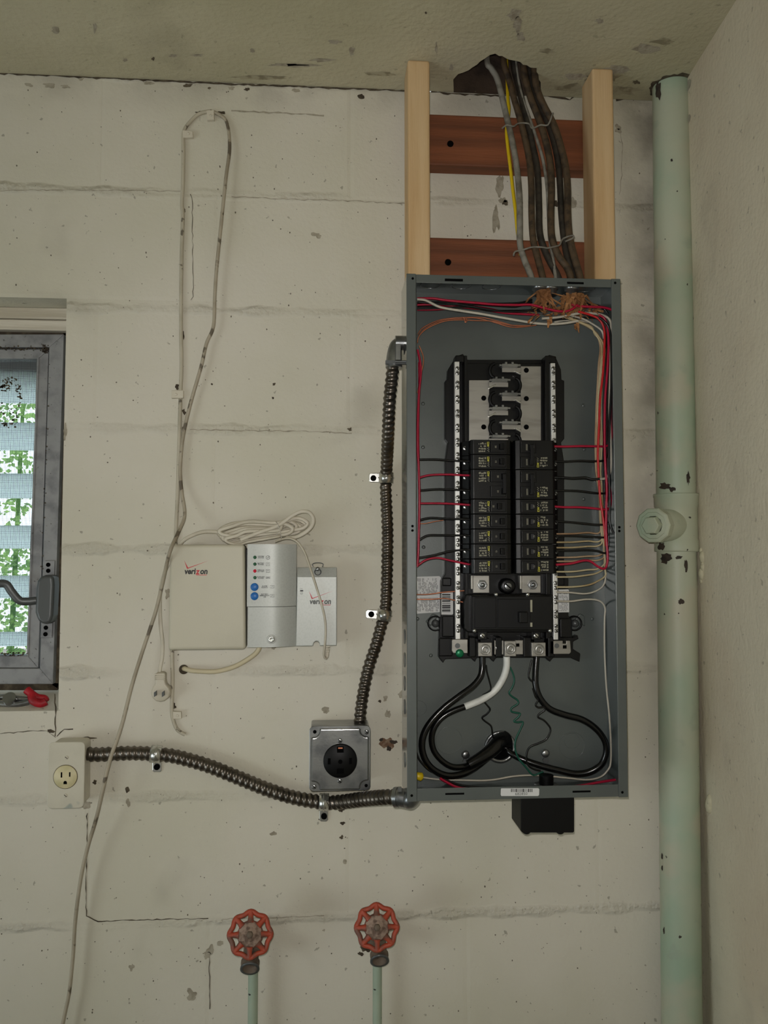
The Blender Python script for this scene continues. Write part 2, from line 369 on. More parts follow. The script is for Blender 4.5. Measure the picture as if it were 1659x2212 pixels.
# side wall beside the drain pipe: leans a little, runs towards the camera
rw = MB(); SK = .08; xs0, xs1 = .7055, .726
def rwx(y, z): return xs0 + (xs1-xs0)*(2.37-z)/1.82 + SK*y
zz = [0, .5, 1.0, 1.5, 2.0, ZC]
vs = []
for z in zz:
    for y in (0.0, -4.6): vs.append((rwx(y, z), y, z))
for z in zz:
    for y in (0.0, -4.6): vs.append((1.2, y, z))
k = len(zz)
fs = [(2*i, 2*i+2, 2*i+3, 2*i+1) for i in range(k-1)] + [(2*k+2*i, 2*k+2*i+1, 2*k+2*i+3, 2*k+2*i+2) for i in range(k-1)]
fs += [(0, 1, 2*k+1, 2*k), (2*k-2, 4*k-2, 4*k-1, 2*k-1)]
for i in range(k-1): fs += [(2*i, 2*k+2*i, 2*k+2*i+2, 2*i+2), (2*i+1, 2*i+3, 2*k+2*i+3, 2*k+2*i+1)]
wall_right = rw.add(vs, fs).build('wall_right', M['rwall'], org=(0, 0, 0)); wall_right['kind'] = 'structure'
# crumbled plaster ridge along the pipe
rg = MB(); rr = random.Random(8)
def ridge(py0, py1, wid, seed):
    r = random.Random(seed); py = py0
    while py < py1:
        h = 5 + r.random()*9
        q = P(1500 + (py-1100)*.017 + 8, py, -.07); x = rwx(-.07 - r.random()*.01, q.z)
        rg.ball((x - wid*.2, -.075 - r.random()*.012, q.z), (h*.0007)*(.5+r.random()*.7), (.5+r.random()*.4, 1.0, 1.5), 8)
        py += h
ridge(1190, 1262, .004, 3); ridge(1725, 1740, .003, 5)
rg.build('plaster_crumbs', M['ceil'], wall_right)['kind'] = 'stuff'
wl = MB(); wl.box(-3.3, -3.2, -4.6, -3.4, 0, ZC); wl.box(-3.3, -3.2, -1.2, .2, 0, ZC); wl.box(-3.3, -3.2, -3.4, -1.2, 1.25, ZC)
wl.build('wall_left', M['wall'], org=(-3.2, 0, 0))['kind'] = 'structure'
MB().box(XL-.1, 1.2, -4.7, -4.6, 0, ZC).build('wall_front', M['wall'], org=(0, -4.6, 0))['kind'] = 'structure'

# marks on the wall and ceiling
def blob(r, cx, cz, rx, rz, y0, y1, mb, mat=0, n=20):
    e = [r.random() for _ in range(n)]; f = [(e[i-1] + 2*e[i] + e[(i+1) % n])/4 for i in range(n)]; pts = []
    for i in range(n):
        t = 2*math.pi*i/n; q = .35 + f[i]*1.1 + (e[i]-.5)*.12; pts.append((cx + math.cos(t)*rx*q, cz + math.sin(t)*rz*q))
    mb.prism(pts, y0, y1, mat)
SP = random.Random(11)
def chip(px, py, rx, ry, mat='chip', name='paint_chip', y=-.0006):
    c = P(px, py, y); mb = MB(); blob(SP, c.x, c.z, rx*(.00068 if mat == 'dirt' else .0008), ry*(.00068 if mat == 'dirt' else .0008), y-.0002, .002, mb); return mb.build(name, M[mat], wall_back)
for a in ((105, 184, 14, 6), (62, 182, 9, 5), (143, 187, 12, 4), (175, 170, 8, 6), (320, 180, 12, 5), (500, 190, 8, 4), (620, 182, 10, 4), (685, 508, 13, 7), (640, 195, 9, 4), (1240, 440, 8, 14), (1085, 432, 9, 8), (1335, 275, 7, 8),
          (905, 440, 16, 9), (865, 1500, 7, 9), (838, 1542, 6, 9), (832, 1510, 5, 7), (277, 1735, 5, 9), (185, 1740, 12, 8), (455, 2052, 9, 10), (475, 2038, 10, 7), (448, 2064, 8, 8), (285, 2090, 6, 9), (415, 2150, 12, 14), (590, 1800, 7, 5), (745, 1863, 4, 6), (592, 1400, 5, 4), (705, 1535, 10, 8), (1335, 283, 9, 7), (1080, 400, 10, 25), (1072, 470, 9, 35), (700, 2010, 3, 3), (362, 1282, 6, 14), (140, 935, 4, 20)): chip(*a)
for a in ((407, 184, 14, 5), (452, 190, 4, 4), (533, 193, 8, 5), (780, 208, 9, 6), (665, 182, 18, 5), (755, 927, 7, 6), (432, 243, 12, 4), (478, 243, 10, 5), (398, 455, 4, 8), (396, 725, 4, 14), (382, 835, 6, 9), (397, 890, 6, 9), (397, 930, 4, 12), (738, 1750, 8, 5), (740, 1778, 7, 4), (738, 1808, 5, 6), (275, 1705, 7, 9), (790, 2048, 13, 11), (778, 2060, 8, 6), (820, 1515, 5, 4), (376, 1525, 5, 9), (160, 1715, 8, 6), (205, 1690, 6, 6), (1092, 437, 9, 9), (1200, 440, 7, 10), (475, 360, 2, 4), (690, 1770, 3, 3), (590, 860, 4, 4), (592, 830, 4, 5), (457, 830, 3, 3), (185, 1594, 26, 4), (110, 1580, 14, 6)): chip(*a, mat='dirt')
chip(834, 1607, 17, 19, 'rust', 'rust_stain'); chip(850, 1604, 10, 5, 'flake', 'wall_hole', -.001); chip(824, 1598, 5, 6, 'flake', 'wall_hole', -.001); chip(840, 1616, 6, 6, 'flake', 'wall_hole', -.001)
def crackline(pts, w, mat='crack', seed=1, parent=None, proj=None):
    r = random.Random(seed); mb = MB(); path = []
    for (a, b), (c, d) in zip(pts, pts[1:]):
        L = math.hypot(c-a, d-b); k = max(1, int(L/9))
        for i in range(k): path.append((a+(c-a)*i/k + r.uniform(-1.3, 1.3), b+(d-b)*i/k + r.uniform(-1.3, 1.3)))
    path.append(pts[-1])
    pr = proj or (lambda a, b: P(a, b, -.0008))
    vs = []; fs = []
    for i, (a, b) in enumerate(path):
        c, d = path[min(i+1, len(path)-1)]; e, f = path[max(i-1, 0)]; L = math.hypot(c-e, d-f) or 1; nx, ny = -(d-f)/L, (c-e)/L
        ww = w*(.35 + r.random()*1.1)
        for s in (-.5, .5):
            q = pr(a+nx*ww*s, b+ny*ww*s); vs.append(q)
    for i in range(len(path)-1): fs.append((2*i, 2*i+1, 2*i+3, 2*i+2))
    return mb.add(vs, fs).build('crack', M[mat], parent or wall_back)
crackline([(412, 418), (416, 440), (415, 480), (417, 560), (417, 640), (412, 648)], 1.3)
crackline([(188, 1755), (188, 1850), (185, 1920), (186, 1978), (212, 1990), (320, 1987), (450, 1984)], 2.0, 'dirt', 2)
crackline([(453, 2060), (452, 2110), (453, 2180)], 1.6, 'crack', 3)
crackline([(119, 1500), (120, 1545), (119, 1590)], 2.6, 'dirt', 4); crackline([(120, 1592), (100, 1578), (60, 1580), (0, 1585)], 1.5, 'crack', 5); crackline([(122, 1590), (140, 1575), (158, 1575)], 2.0, 'dirt', 6)
crackline([(500, 240), (560, 242), (640, 246), (700, 250)], 3.2, 'chip', 7); crackline([(0, 412), (120, 410), (250, 411), (390, 413)], 1.6, 'chip', 8)
crackline([(500, 425), (640, 431), (760, 434), (880, 440)], 1.8, 'chip', 9); crackline([(410, 928), (520, 930), (660, 932), (760, 936)], 2.2, 'chip', 10)
crackline([(1340, 275), (1345, 320), (1343, 380), (1338, 420)], 1.6, 'chip', 12); crackline([(480, 1985), (600, 1982), (700, 1978)], 1.3, 'chip', 13)
crackline([(0, 158), (120, 163), (200, 168), (300, 172), (480, 181), (700, 189), (880, 196)], 4.2, 'dirt', 14)
crackline([(930, 199), (985, 203), (1060, 206), (1180, 207), (1230, 215), (1262, 196)], 3.6, 'dirt', 15); crackline([(1331, 216), (1370, 210), (1395, 205), (1412, 180)], 5, 'dirt', 16)
sm = MB(); r = random.Random(21)
for i in range(900):
    px, py = r.uniform(0, 1420), r.uniform(190, 2212)
    if px < 150 and 630 < py < 1600: continue
    c = P(px, py, -.0007); s = r.choice((.0005, .0007, .0009, .0013)); blob(r, c.x, c.z, s, s*r.uniform(.6, 1.6), -.0007, .002, sm, 0, 5)
sm.build('dirt_specks', M['crack'], wall_back)['kind'] = 'stuff'
def cchip(px, py, rx, ry, mat='chip', name='paint_chip'):
    c = PZ(px, py, ZC); pts = []; mb = MB()
    for i in range(13):
        t = 2*math.pi*i/13; q = .5 + SP.random()*.7; d = PZ(px + math.cos(t)*rx*q, py + math.sin(t)*ry*q, ZC-.0006); pts.append(d)
    mb.add(pts, [list(range(13))]); return mb.build(name, M[mat], ceiling)
for a in ((1110, 30, 16, 14), (1118, 55, 12, 22), (1125, 80, 10, 10), (975, 145, 5, 10), (943, 105, 4, 14), (545, 110, 6, 5), (330, 127, 4, 4, 'dirt'), (375, 120, 10, 4), (650, 142, 40, 5), (615, 140, 50, 3), (760, 110, 8, 14), (700, 130, 34, 4), (725, 90, 16, 5), (425, 120, 16, 3), (1295, 45, 10, 6), (1400, 105, 40, 11), (1240, 165, 32, 9, 'chip'), (1375, 178, 10, 4, 'dirt'), (205, 60, 5, 12), (120, 65, 10, 8), (920, 28, 3, 3, 'dirt'), (270, 130, 5, 4), (1330, 150, 26, 10)): cchip(*a)
for a in ((1300, 170, 46, 14), (1230, 190, 30, 12), (1345, 195, 40, 12), (1430, 90, 30, 8), (1180, 110, 22, 6), (560, 168, 60, 5), (820, 160, 40, 5)): cchip(*a, 'stain', 'stain')
for px, py, s in ((1478, 170, 9), (1480, 196, 14), (1481, 268, 12), (1483, 350, 5), (1488, 560, 4)): # peeled spots on the side wall
    z = P(px, py, -.1).z; v = ray(px, py)
    t = (xs0 + (xs1-xs0)*(2.37-z)/1.82 + SK*CAM.y - CAM.x)/(v.x - SK*v.y); q = CAM + v*t
    pts = [Vector((rwx(q.y+math.cos(a)*s*.0025, q.z+math.sin(a)*s*.0009)-.0008, q.y+math.cos(a)*s*.0025, q.z+math.sin(a)*s*.0009)) for a in [i*.63 for i in range(10)]]
    m_ = MB(); m_.add(pts, [list(range(10))]); m_.build('paint_chip', M['chip'], wall_right)

# ------------------------------------------------------------------ window
win = thing('window_1', None, None, (OXR, .06, OZB), kind='structure')
b = MB(); za, zb = P(60, 664, .062).z, P(60, 712, .062).z
zm = P(60, 688, .062).z
b.box(OXL, OXR-.002, .062, .12, zm, za); b.build('header_board', M['wood_white'], win, .002)
b = MB(); b.box(OXL, OXR-.003, .064, .12, zb, zm-.0015); b.build('header_board', M['wood_white'], win, .002)
YF = .066
MB().pp([(106, 750), (138, 722), (114, 1478), (86, 1444)], YF, .11).pp([(-250, 722), (138, 722), (106, 750), (-250, 750)], YF, .11).pp([(-250, 1444), (86, 1444), (114, 1478), (-250, 1478)], YF, .11).build('frame', M['alu'], win, .0012)
MB().pp([(82.5, 775), (105, 754), (82.5, 1443), (59, 1416)], YF+.004, .10).pp([(-250, 754), (105, 754), (82.5, 775), (-250, 775)], YF+.004, .10).pp([(-250, 1416), (59, 1416), (82.5, 1443), (-250, 1443)], YF+.004, .10).build('sash', M['alu'], win, .0015)
MB().pp([(137, 716), (152, 716), (130, 1490), (112, 1479)], .083, .09).pp([(-250, 710), (150, 710), (150, 724), (-250, 724)], .083, .09).pp([(-250, 1476), (126, 1476), (124, 1491), (-250, 1491)], .083, .09).build('gap_shade', M['dirt'], win)  # dark strips added to stand for the shade in the frame gaps
MB().pp([(80, 775), (84, 771), (61, 1418), (57.5, 1415)], YF+.002, .085).build('glazing_bead', M['alu'], win)
sc = MB(); ys = YF+.012; zt, zbm = P(70, 770, ys).z, P(55, 1424, ys).z; xr = P(84, 775, ys).x; xl = P(-60, 1100, ys).x
x = xl
while x < xr: sc.box(x-.00022, x+.00022, ys-.0002, ys+.0002, zbm, zt); x += .00195
z = zbm
while z < zt: sc.box(xl, xr, ys-.0002, ys+.0002, z-.00022, z+.00022); z += .00195
sc.build('insect_screen', M['screen'], win)['kind'] = 'stuff'
db = MB(); r = random.Random(31)
for (cx, cy, rx, ry, k) in ((20, 822, 16, 8, 26), (12, 838, 12, 8, 34), (38, 838, 7, 8, 14), (42, 862, 4, 18, 12), (24, 900, 20, 20, 30), (2, 880, 4, 18, 10), (22, 918, 16, 6, 10), (10, 916, 6, 4, 6)):
    for i in range(k):
        t = r.random()*6.28; q = math.sqrt(r.random()); c = P(cx+math.cos(t)*rx*q, cy+math.sin(t)*ry*q, ys-.002); s = r.uniform(.0006, .0022)
        blob(r, c.x, c.z, s, s*r.uniform(.6, 1.3), ys-.0022, ys-.0004, db, 0, 6)
for i in range(150):   # cobweb dirt along the sash and frame
    t = r.random(); k = r.choice((0, 0, 1, 2, 2, 3))
    if k == 0: px, py = r.uniform(0, 100), 752 + r.uniform(-6, 6)*t
    elif k == 1: px, py = 106 - 20*t + r.uniform(-2, 3), 760 + 600*t
    elif k == 2: px, py = r.uniform(90, 104), r.uniform(744, 762)
    else: px, py = r.uniform(0, 60), 1413 + r.uniform(-3, 4)
    c = P(px, py, YF-.001); s = r.uniform(.0005, .0016); blob(r, c.x, c.z, s, s, YF-.0012, YF+.004, db, 0, 5)
db.build('screen_debris', M['dirt'], win)['kind'] = 'stuff'
yl = .15
for (a, c) in ((690, 742), (805, 867), (916, 970), (1025, 1075), (1136, 1185), (1243, 1293), (1363, 1398), (1472, 1510)):
    z1, z0 = P(40, a, yl).z, P(40, c, yl).z; m_ = MB(); x0, x1 = -1.4, P(112, 1100, yl).x
    vs = [(x, y+d, z) for x in (x0, x1) for (y, z) in ((yl-.02, z1), (yl+.02, z0)) for d in (0, .005)]
    m_.add(vs, [(0, 1, 3, 2), (4, 6, 7, 5), (0, 4, 5, 1), (2, 3, 7, 6), (0, 2, 6, 4), (1, 5, 7, 3)])
    m_.build('louver', M['louver'], win)
MB().box(-1.43, OXR-.0, .115, .185, P(40, 799, .115).z, OZT).build('louver_housing', M['alu'], win)
MB().box(OXR-.035, OXR-.022, .125, .185, OZB, OZT-.02).build('louver_channel', M['dgrey'], win)
m_ = MB(); z1, z0 = P(60, 1490, .066).z, P(60, 1536, 0).z
m_.add([(OXL, .12, z1), (OXR, .12, z1), (OXR, 0, z0), (OXL, 0, z0), (OXL, .12, OZB-.03), (OXR, .12, OZB-.03), (OXR, 0, OZB-.03), (OXL, 0, OZB-.03)], [(0, 3, 2, 1), (4, 5, 6, 7), (0, 1, 5, 4), (2, 3, 7, 6), (0, 4, 7, 3), (1, 2, 6, 5)])
m_.build('sill', M['wall'], win)
# crank operator
for pts, hs in (([(97, 1211), (118, 1211), (117, 1243), (95, 1243)], ((104, 1220), (104, 1233))), ([(90, 1346), (113, 1346), (112, 1378), (87, 1378)], ((99, 1356), (98, 1370)))):
    pl = MB().pp(pts, YF-.005, YF).build('operator_plate', M['alu'], win, .001)
    for h_ in hs:
        c = P(*h_, YF-.0055); MB().cyl((c.x, YF-.0058, c.z), (c.x, YF-.003, c.z), .0042, n=14).build('screw_hole', M['hole'], pl)
m_ = MB(); k = 14
q0 = [P(*p, YF-.03) for p in [(90, 1246), (100, 1242), (117, 1243), (119, 1262), (116, 1330), (110, 1347), (96, 1348), (84, 1340), (78, 1322), (80, 1270), (83, 1254)]]
m_.prism([(p.x, p.z) for p in q0], YF-.038, YF); m_.build('operator_cover', M['dgrey'], win, .008, seg=4)
ch = smoothpath([P(79, 1297, YF-.026), P(60, 1299, YF-.03), P(42, 1297, YF-.034), (P(25, 1278, YF-.036)), P(13, 1262, YF-.038), P(-6, 1261, YF-.04), P(-22, 1261, YF-.04)], 6)
MB().tube(ch, .0078, 10, flat=.7).build('crank_handle', M['dgrey'], win)
# what stands outside the window
bu = MB(); r = random.Random(77)
for i in range(30000):
    p = Vector((r.uniform(-3.4, -.5), r.uniform(2.2, 3.4), r.uniform(.2, 3.3)))
    if math.sin(p.x*5.1+1)*math.sin(p.z*6.3+p.x*2)*.5 + r.random()*.6 < -.06: continue
    a = Vector((r.uniform(-1, 1), r.uniform(-1, 1), r.uniform(-1, .6))).normalized(); c = a.cross(Vector((r.uniform(-1, 1), -1, r.uniform(-.2, 1)))).normalized(); L = r.uniform(.02, .05); w = L*.3
    bu.add([p, p+a*L*.5+c*w, p+a*L, p+a*L*.5-c*w], [(0, 1, 2, 3)])
for i in range(9): bu.cyl((-3.2+i*.32, 2.8, 0), (-3.1+i*.32, 2.7, 2.6), .02, .008, 6)
tag(bu.build('bush', M['leaf'], org=(-1.9, 2.8, 0)), 'sunlit leafy green bush outside the louvered window', 'bush', kind='stuff')
MB().box(-9, 9, .2, 12, -.1, -.02).build('ground', M['floor'], org=(0, 3, 0))['kind'] = 'structure'
# pliers on the sill
def sillp(px, py, y): return P(px, py, y)
pl = thing('pliers', 'steel pliers with a red grip lying on the windowsill', 'tool', P(50, 1520, .03))
m_ = MB(); m_.tube(smoothpath([sillp(62, 1512, .03), sillp(35, 1509, .032), sillp(10, 1506, .034), sillp(-20, 1508, .036)], 5), .0055, 8, flat=.6)
m_.tube(smoothpath([sillp(62, 1516, .022), sillp(40, 1521, .02), sillp(15, 1522, .02), sillp(-20, 1518, .022)], 5), .0055, 8, flat=.6)
q = sillp(22, 1513, .024); m_.cyl(q+Vector((0, .006, -.004)), q+Vector((0, -.006, .006)), .012, n=16)
m_.build('jaws', M['steel'], pl)
m_ = MB(); m_.tube(smoothpath([sillp(58, 1490, .03), sillp(66, 1497, .028), sillp(80, 1506, .026), sillp(96, 1508, .026), sillp(101, 1514, .024)], 5), .007, 10, rfun=lambda i, t: .0078-.00012*i)
m_.tube(smoothpath([sillp(68, 1500, .024), sillp(72, 1514, .018), sillp(88, 1520, .018), sillp(100, 1515, .02)], 5), .0075, 10)
m_.build('grip', M['redgrip'], pl)

# ------------------------------------------------------------------ timber frame above the panel
XS = ((.1555, .1967, P(884, 130, -.103).z), (.5048, .5455, 0))
for (x0, x1, _), lb in zip(XS, ('pale pine stud rising from the panel to the ceiling on the conduit side', 'pale pine stud rising from the panel to the ceiling beside the green pipe')):
    tag(MB().box(x0, x1, -.103, -.0385, 1.25, ZC-.0005).build('wooden_stud', M['stud'], bev=.004, org=((x0+x1)/2, -.07, 1.25)), lb, 'stud', 'pine studs behind the panel')
for (pa, pb, lb, bolt) in (((960, 247), (960, 357), 'reddish timber crosspiece near the ceiling behind the cables', (973, 310)), ((960, 513), (960, 628), 'reddish timber crosspiece just above the open panel', (968, 566))):
    z1, z0 = P(*pa, -.038).z, P(*pb, -.038).z
    o = tag(MB().box(.170, .5400, -.038, -.0008, z0, z1).build('crosspiece', M['board'], bev=.003, org=(.35, -.02, z0)), lb, 'board', 'timber crosspieces on the wall')
    c = P(*bolt, -.04); MB().lathe((c.x, -.038, c.z), (0, -1, 0), [(.0062, -.001), (.0062, .0015), (.004, .003), (.0001, .003)], 14).build('bolt', M['hole'], o)

# ------------------------------------------------------------------ breaker panel
X0, X1, Z0, Z1, YB, YFp = .1437, .5166, 1.0436, 1.9306, -.103, -.198
pan = thing('breaker_panel', 'open grey electrical breaker panel fixed below the pine studs', 'breaker panel', ((X0+X1)/2, YB, Z0))
t = .002
MB().box(X0, X1, YB-t, YB, Z0, Z1).build('back_plate', M['panel'], pan)
MB().box(X0, X0+t, YFp+.002, YB-t, Z0, Z1).box(X1-t, X1, YFp+.002, YB-t, Z0, Z1).box(X0+t, X1-t, YFp+.002, YB-t, Z0, Z0+t).box(X0+t, X1-t, YFp+.002, YB-t, Z1-t, Z1).build('side_wall', M['pside'], pan)
lw = .0155
MB().box(X0-.001, X0+lw, YFp-.0008, YFp+.0022, Z0-.001, Z1+.001).build('front_flange', M['panel'], pan, .0012)
MB().box(X1-lw, X1+.001, YFp-.0008, YFp+.0022, Z0-.001, Z1+.001).build('front_flange', M['panel'], pan, .0012)
MB().box(X0+lw, X1-lw, YFp, YFp+.0022, Z1-.0145, Z1).build('front_flange', M['panel'], pan, .0008)
bf = MB().box(X0+lw, X1-lw, YFp, YFp+.0022, Z0, Z0+.0205).build('front_flange', M['panel'], pan, .0008)
def dot(px, py, y, r, mat, parent, name, dep=.0008, n=14):
    c = P(px, py, y); return MB().cyl((c.x, y, c.z), (c.x, y+dep, c.z), r, n=n).build(name, mat, parent)
for p in ((891.6, 601.5), (1329, 611), (889.5, 1718.7), (1344.6, 1711.7), (891, 1136.5), (891, 1146), (1338, 1139), (1338, 1147)): dot(*p, YFp-.0012, .0022, M['hole'], pan, 'screw_hole')
for p in ((961, 602, 1000, 607.5), (1225, 609, 1261, 613.5), (962, 1713, 1003, 1717), (1237, 1708, 1276, 1712)): MB().pbox(*p, YFp-.0006, YFp+.0005).build('slot', M['hole'], pan, .0003)
# pressed marks and knockouts
for p in ((914, 872), (914, 966), (1260, 876), (1262, 971), (1261, 1078), (915, 1182), (902, 1337), (1279, 1337), (931, 1416)):
    c = P(*p, YB-t); MB().ball((c.x, YB-t, c.z), .0034, (1, .5, 1), 10).build('rivet', M['panel'], pan)
def ring(c, ax, r, w, h, mat, parent, name, n=28):
    return MB().lathe(c, ax, [(r-w, 0), (r-w, h), (r, h), (r, 0)], n).build(name, mat, parent)
for (px, py, rr) in ((900, 1608, .022), (970, 1600, .024), (1235, 1610, .024), (905, 1530, .014), (1235, 1600, .014)):
    c = P(px, py, YB-t); ring((c.x, YB-t, c.z), (0, -1, 0), rr, .0007, .0005, M['panel'], pan, 'knockout')
for x in (.19, .245, .30, .47): ring((x, -.15, Z1-t), (0, 0, -1), .018, .001, .0006, M['steel'], pan, 'knockout')
for z in (1.815, 1.31, 1.27, 1.23, 1.19, 1.10): MB().lathe((X0, -.15, z), (-1, 0, 0), [(.0001, .0012), (.012, .0012), (.013, 0)], 20).build('knockout', M['steel'], pan)
# bottom conduit hole with its torn ring
c = P(1080, 1613, YB-t); ring((c.x, YB-t, c.z), (0, -1, 0), .0285, .006, .004, M['steel'], pan, 'knockout_rim')
MB().cyl((c.x, YB-t, c.z), (c.x, YB-t-.0006, c.z), .0225, n=28).build('knockout_hole', M['hole'], pan)
for p in ((1006, 1631), (1179, 1628)):
    c = P(*p, YB-.012); bo = MB().lathe((c.x, YB-t, c.z), (0, -1, 0), [(.0035, 0), (.0035, .006), (.0072, .006), (.0072, .009), (.005, .011), (.0001, .011)], 18).build('mounting_bolt', M['steel'], pan)
    c = P(p[0], p[1]+14, YB-.004); MB().cyl((c.x, YB-t, c.z), (c.x, YB-.007, c.z), .0062, n=6, s=False).build('bolt_nut', M['dgrey'], pan)
# plastic carrier
tray = [(985, 770), (1000, 764), (1010, 777), (1180, 777), (1186, 766), (1200, 770), (1212, 798), (1213, 820), (1219, 822), (1219, 948), (1212, 955), (1219, 1000), (1219, 1235), (1228, 1250), (1228, 1330), (1236, 1340), (1236, 1378), (1248, 1372), (1250, 1380), (1238, 1386), (1238, 1402), (1254, 1412), (1252, 1430), (1232, 1421), (1195, 1421), (1188, 1430), (1180, 1421), (1072, 1421), (1066, 1430), (1058, 1421), (1030, 1421), (1026, 1430), (1018, 1422), (962, 1424), (957, 1432), (948, 1420), (950, 1340), (953, 1330), (953, 1255), (962, 1240), (962, 1000), (968, 955), (962, 948), (962, 822), (967, 820), (968, 798)]
MB().pp(tray, YB-.020, YB-t).build('carrier', M['black'], pan, .001)
MB().pp([(1004, 785), (1192, 785), (1194, 1290), (1006, 1290)], YB-.026, YB-.019).build('carrier_floor', M['black'], pan, .001)
for (a, b_) in ((1003, 1009), (1178, 1187)): MB().pp([(a, 768), (b_, 768), (b_+3, 1380), (a+2, 1380)], YB-.046, YB-.018).build('carrier_rib', M['black'], pan, .001)
for p in ((984, 767, 1003, 782), (1184, 769, 1202, 783)): MB().pbox(*p, YB-.046, YB-.018).build('bar_end_clip', M['black'], pan, .002)
for p in ((955, 1248, 975, 1266), (1203, 1248, 1220, 1266), (955, 1330, 982, 1376), (1210, 1336, 1236, 1378), (948, 1378, 978, 1418)): MB().pbox(*p, YB-.028, YB-.019).build('carrier_lug', M['black'], pan, .002)
for p in ((941, 1347, -1), (1243, 1347, 1)):
    c = P(p[0], p[1], YB-.012); k_ = MB().lathe((c.x, YB-t, c.z), (0, -1, 0), [(.014, 0), (.014, .006), (.011, .009), (.011, .004)], 20).build('mounting_ear', M['black'], pan)
    MB().lathe((c.x, YB-.006, c.z), (0, -1, 0), [(.007, 0), (.007, .006), (.004, .009), (.0001, .010)], 12).build('ear_bolt', M['dgrey'], k_)
    e = [(p[0]-p[2]*-10*0-22 if p[2] < 0 else p[0]-4, p[1]-4), (p[0]-6 if p[2] < 0 else p[0]+10, p[1]-22), (p[0]+6 if p[2] < 0 else p[0]+20, p[1]-17), (p[0]-10 if p[2] < 0 else p[0]+22, p[1]+6)]
    MB().pp(e, YB-.006, YB-t).build('pressed_boss', M['panel'], pan, .002)
# neutral bars and their screws
scr = None
def screwmesh(at, parent, r=.0037, mat='screw', slot=.7):
    m_ = MB(); m_.lathe((0, 0, 0), (0, -1, 0), [(r, 0), (r, .0012), (r*.8, .0017), (.0001, .0017)], 10); k = len(m_.v); m_.box(-r*.8, r*.8, -.00195, -.0016, -r*.17, r*.17, 1); m_.v[k:] = [Matrix.Rotation(slot, 3, 'Y') @ p for p in m_.v[k:]]
    return m_
YN = -.152
for side, (xa_, xb_, xc_, xd_, ya_, yb_) in enumerate(((982, 992.5, 984, 994.5, 781, 1381), (1189.5, 1199.5, 1196, 1206, 784, 1382))):
    bar = MB().pp([(xa_, ya_), (xb_, ya_), (xd_, yb_), (xc_, yb_)], YN, YN+.010).build('neutral_bar', M['neutral'], pan, .0008)
    py = 796; ref = {}; r = random.Random(3+side)
    while py < 1372:
        for d in (0, 10.3):
            f_ = (py+d-ya_)/(yb_-ya_); c = P((xa_+xb_)/2*(1-f_) + (xc_+xd_)/2*f_ + .7, py+d, YN)
            kk = r.randrange(4)
            if kk not in ref:
                m_ = screwmesh(None, bar, slot=(.6, 1.2, -.5, 1.6)[kk])
                m_.v = [p + Vector((c.x, YN, c.z)) for p in m_.v]; ref[kk] = (m_.build('terminal_screw', [M['screw'], M['hole']], bar), Vector(c))
            else: share(ref[kk][0], 'terminal_screw', bar, Vector(c) - ref[kk][1])
        py += 30.9
# bus bars, stabs, curved walls
YBU = -.136
MB().pp([(1013, 821), (1057, 821), (1057, 950), (1013, 955)], YBU, YBU+.003).build('bus_bar', M['tin'], pan, .0006)
MB().pp([(1125, 791), (1169, 791), (1169, 952), (1124.5, 952)], YBU, YBU+.003).build('bus_bar', M['tin'], pan, .0006)
for p in ((1045, 860), (1045, 922.3), (1137, 799.8), (1137, 861), (1137, 922.5)): dot(*p, YBU-.0003, .0046, M['hole'], pan, 'bus_hole', .0006)
for k, (yc, side) in enumerate(((798.6, 1), (830.4, -1), (860.5, 1), (891.5, -1), (922.3, 1), (952, -1))):
    xa_, xb_ = (1084.5, 1126) if side > 0 else (1056, 1098)
    tb = MB().pbox(xa_, yc-5, xb_, yc+5.5, YBU-.007, YBU-.004).build('bus_stab', M['tin'], pan, .0006)
    off = -6 if side > 0 else 6
    x0_, x1_ = (1085, 1119) if side > 0 else (1064, 1097)
    jaw = MB().pbox(x0_, yc-13, x1_, yc-6.5, YBU-.017, YBU-.002)
    for q in (6, 20): jaw.pbox(x0_+q, yc-17, x0_+q+5, yc-12.5, YBU-.019, YBU-.004)
    for q in (-6, x1_-x0_-1): jaw.pbox(x0_+q, yc-12, x0_+q+7, yc-8, YBU-.015, YBU-.006)
    jaw.build('contact_jaw', M['steel'], tb, .0006)
    q = [(1111, yc+3), (1114, yc+1), (1126.5, yc+8), (1124, yc+11)] if side > 0 else [(1071, yc-1), (1072, yc+2), (1057, yc+9.5), (1055, yc+7)]
    MB().pp(q, YBU-.010, YBU-.003).build('stab_tab', M['bright'], tb, .0005)
    # black moulded arc round each stab
    cx, cy = (1069, yc+2) if side > 0 else (1113, yc+2)
    arc = [P(cx + (-1 if side > 0 else 1)*math.cos(a)*11, cy + math.sin(a)*15, YBU-.004) for a in [i*math.pi/8 - math.pi/2 for i in range(9)]]
    MB().tube(smoothpath(arc, 3), .003, 8).build('moulded_ridge', M['blackm'], pan)
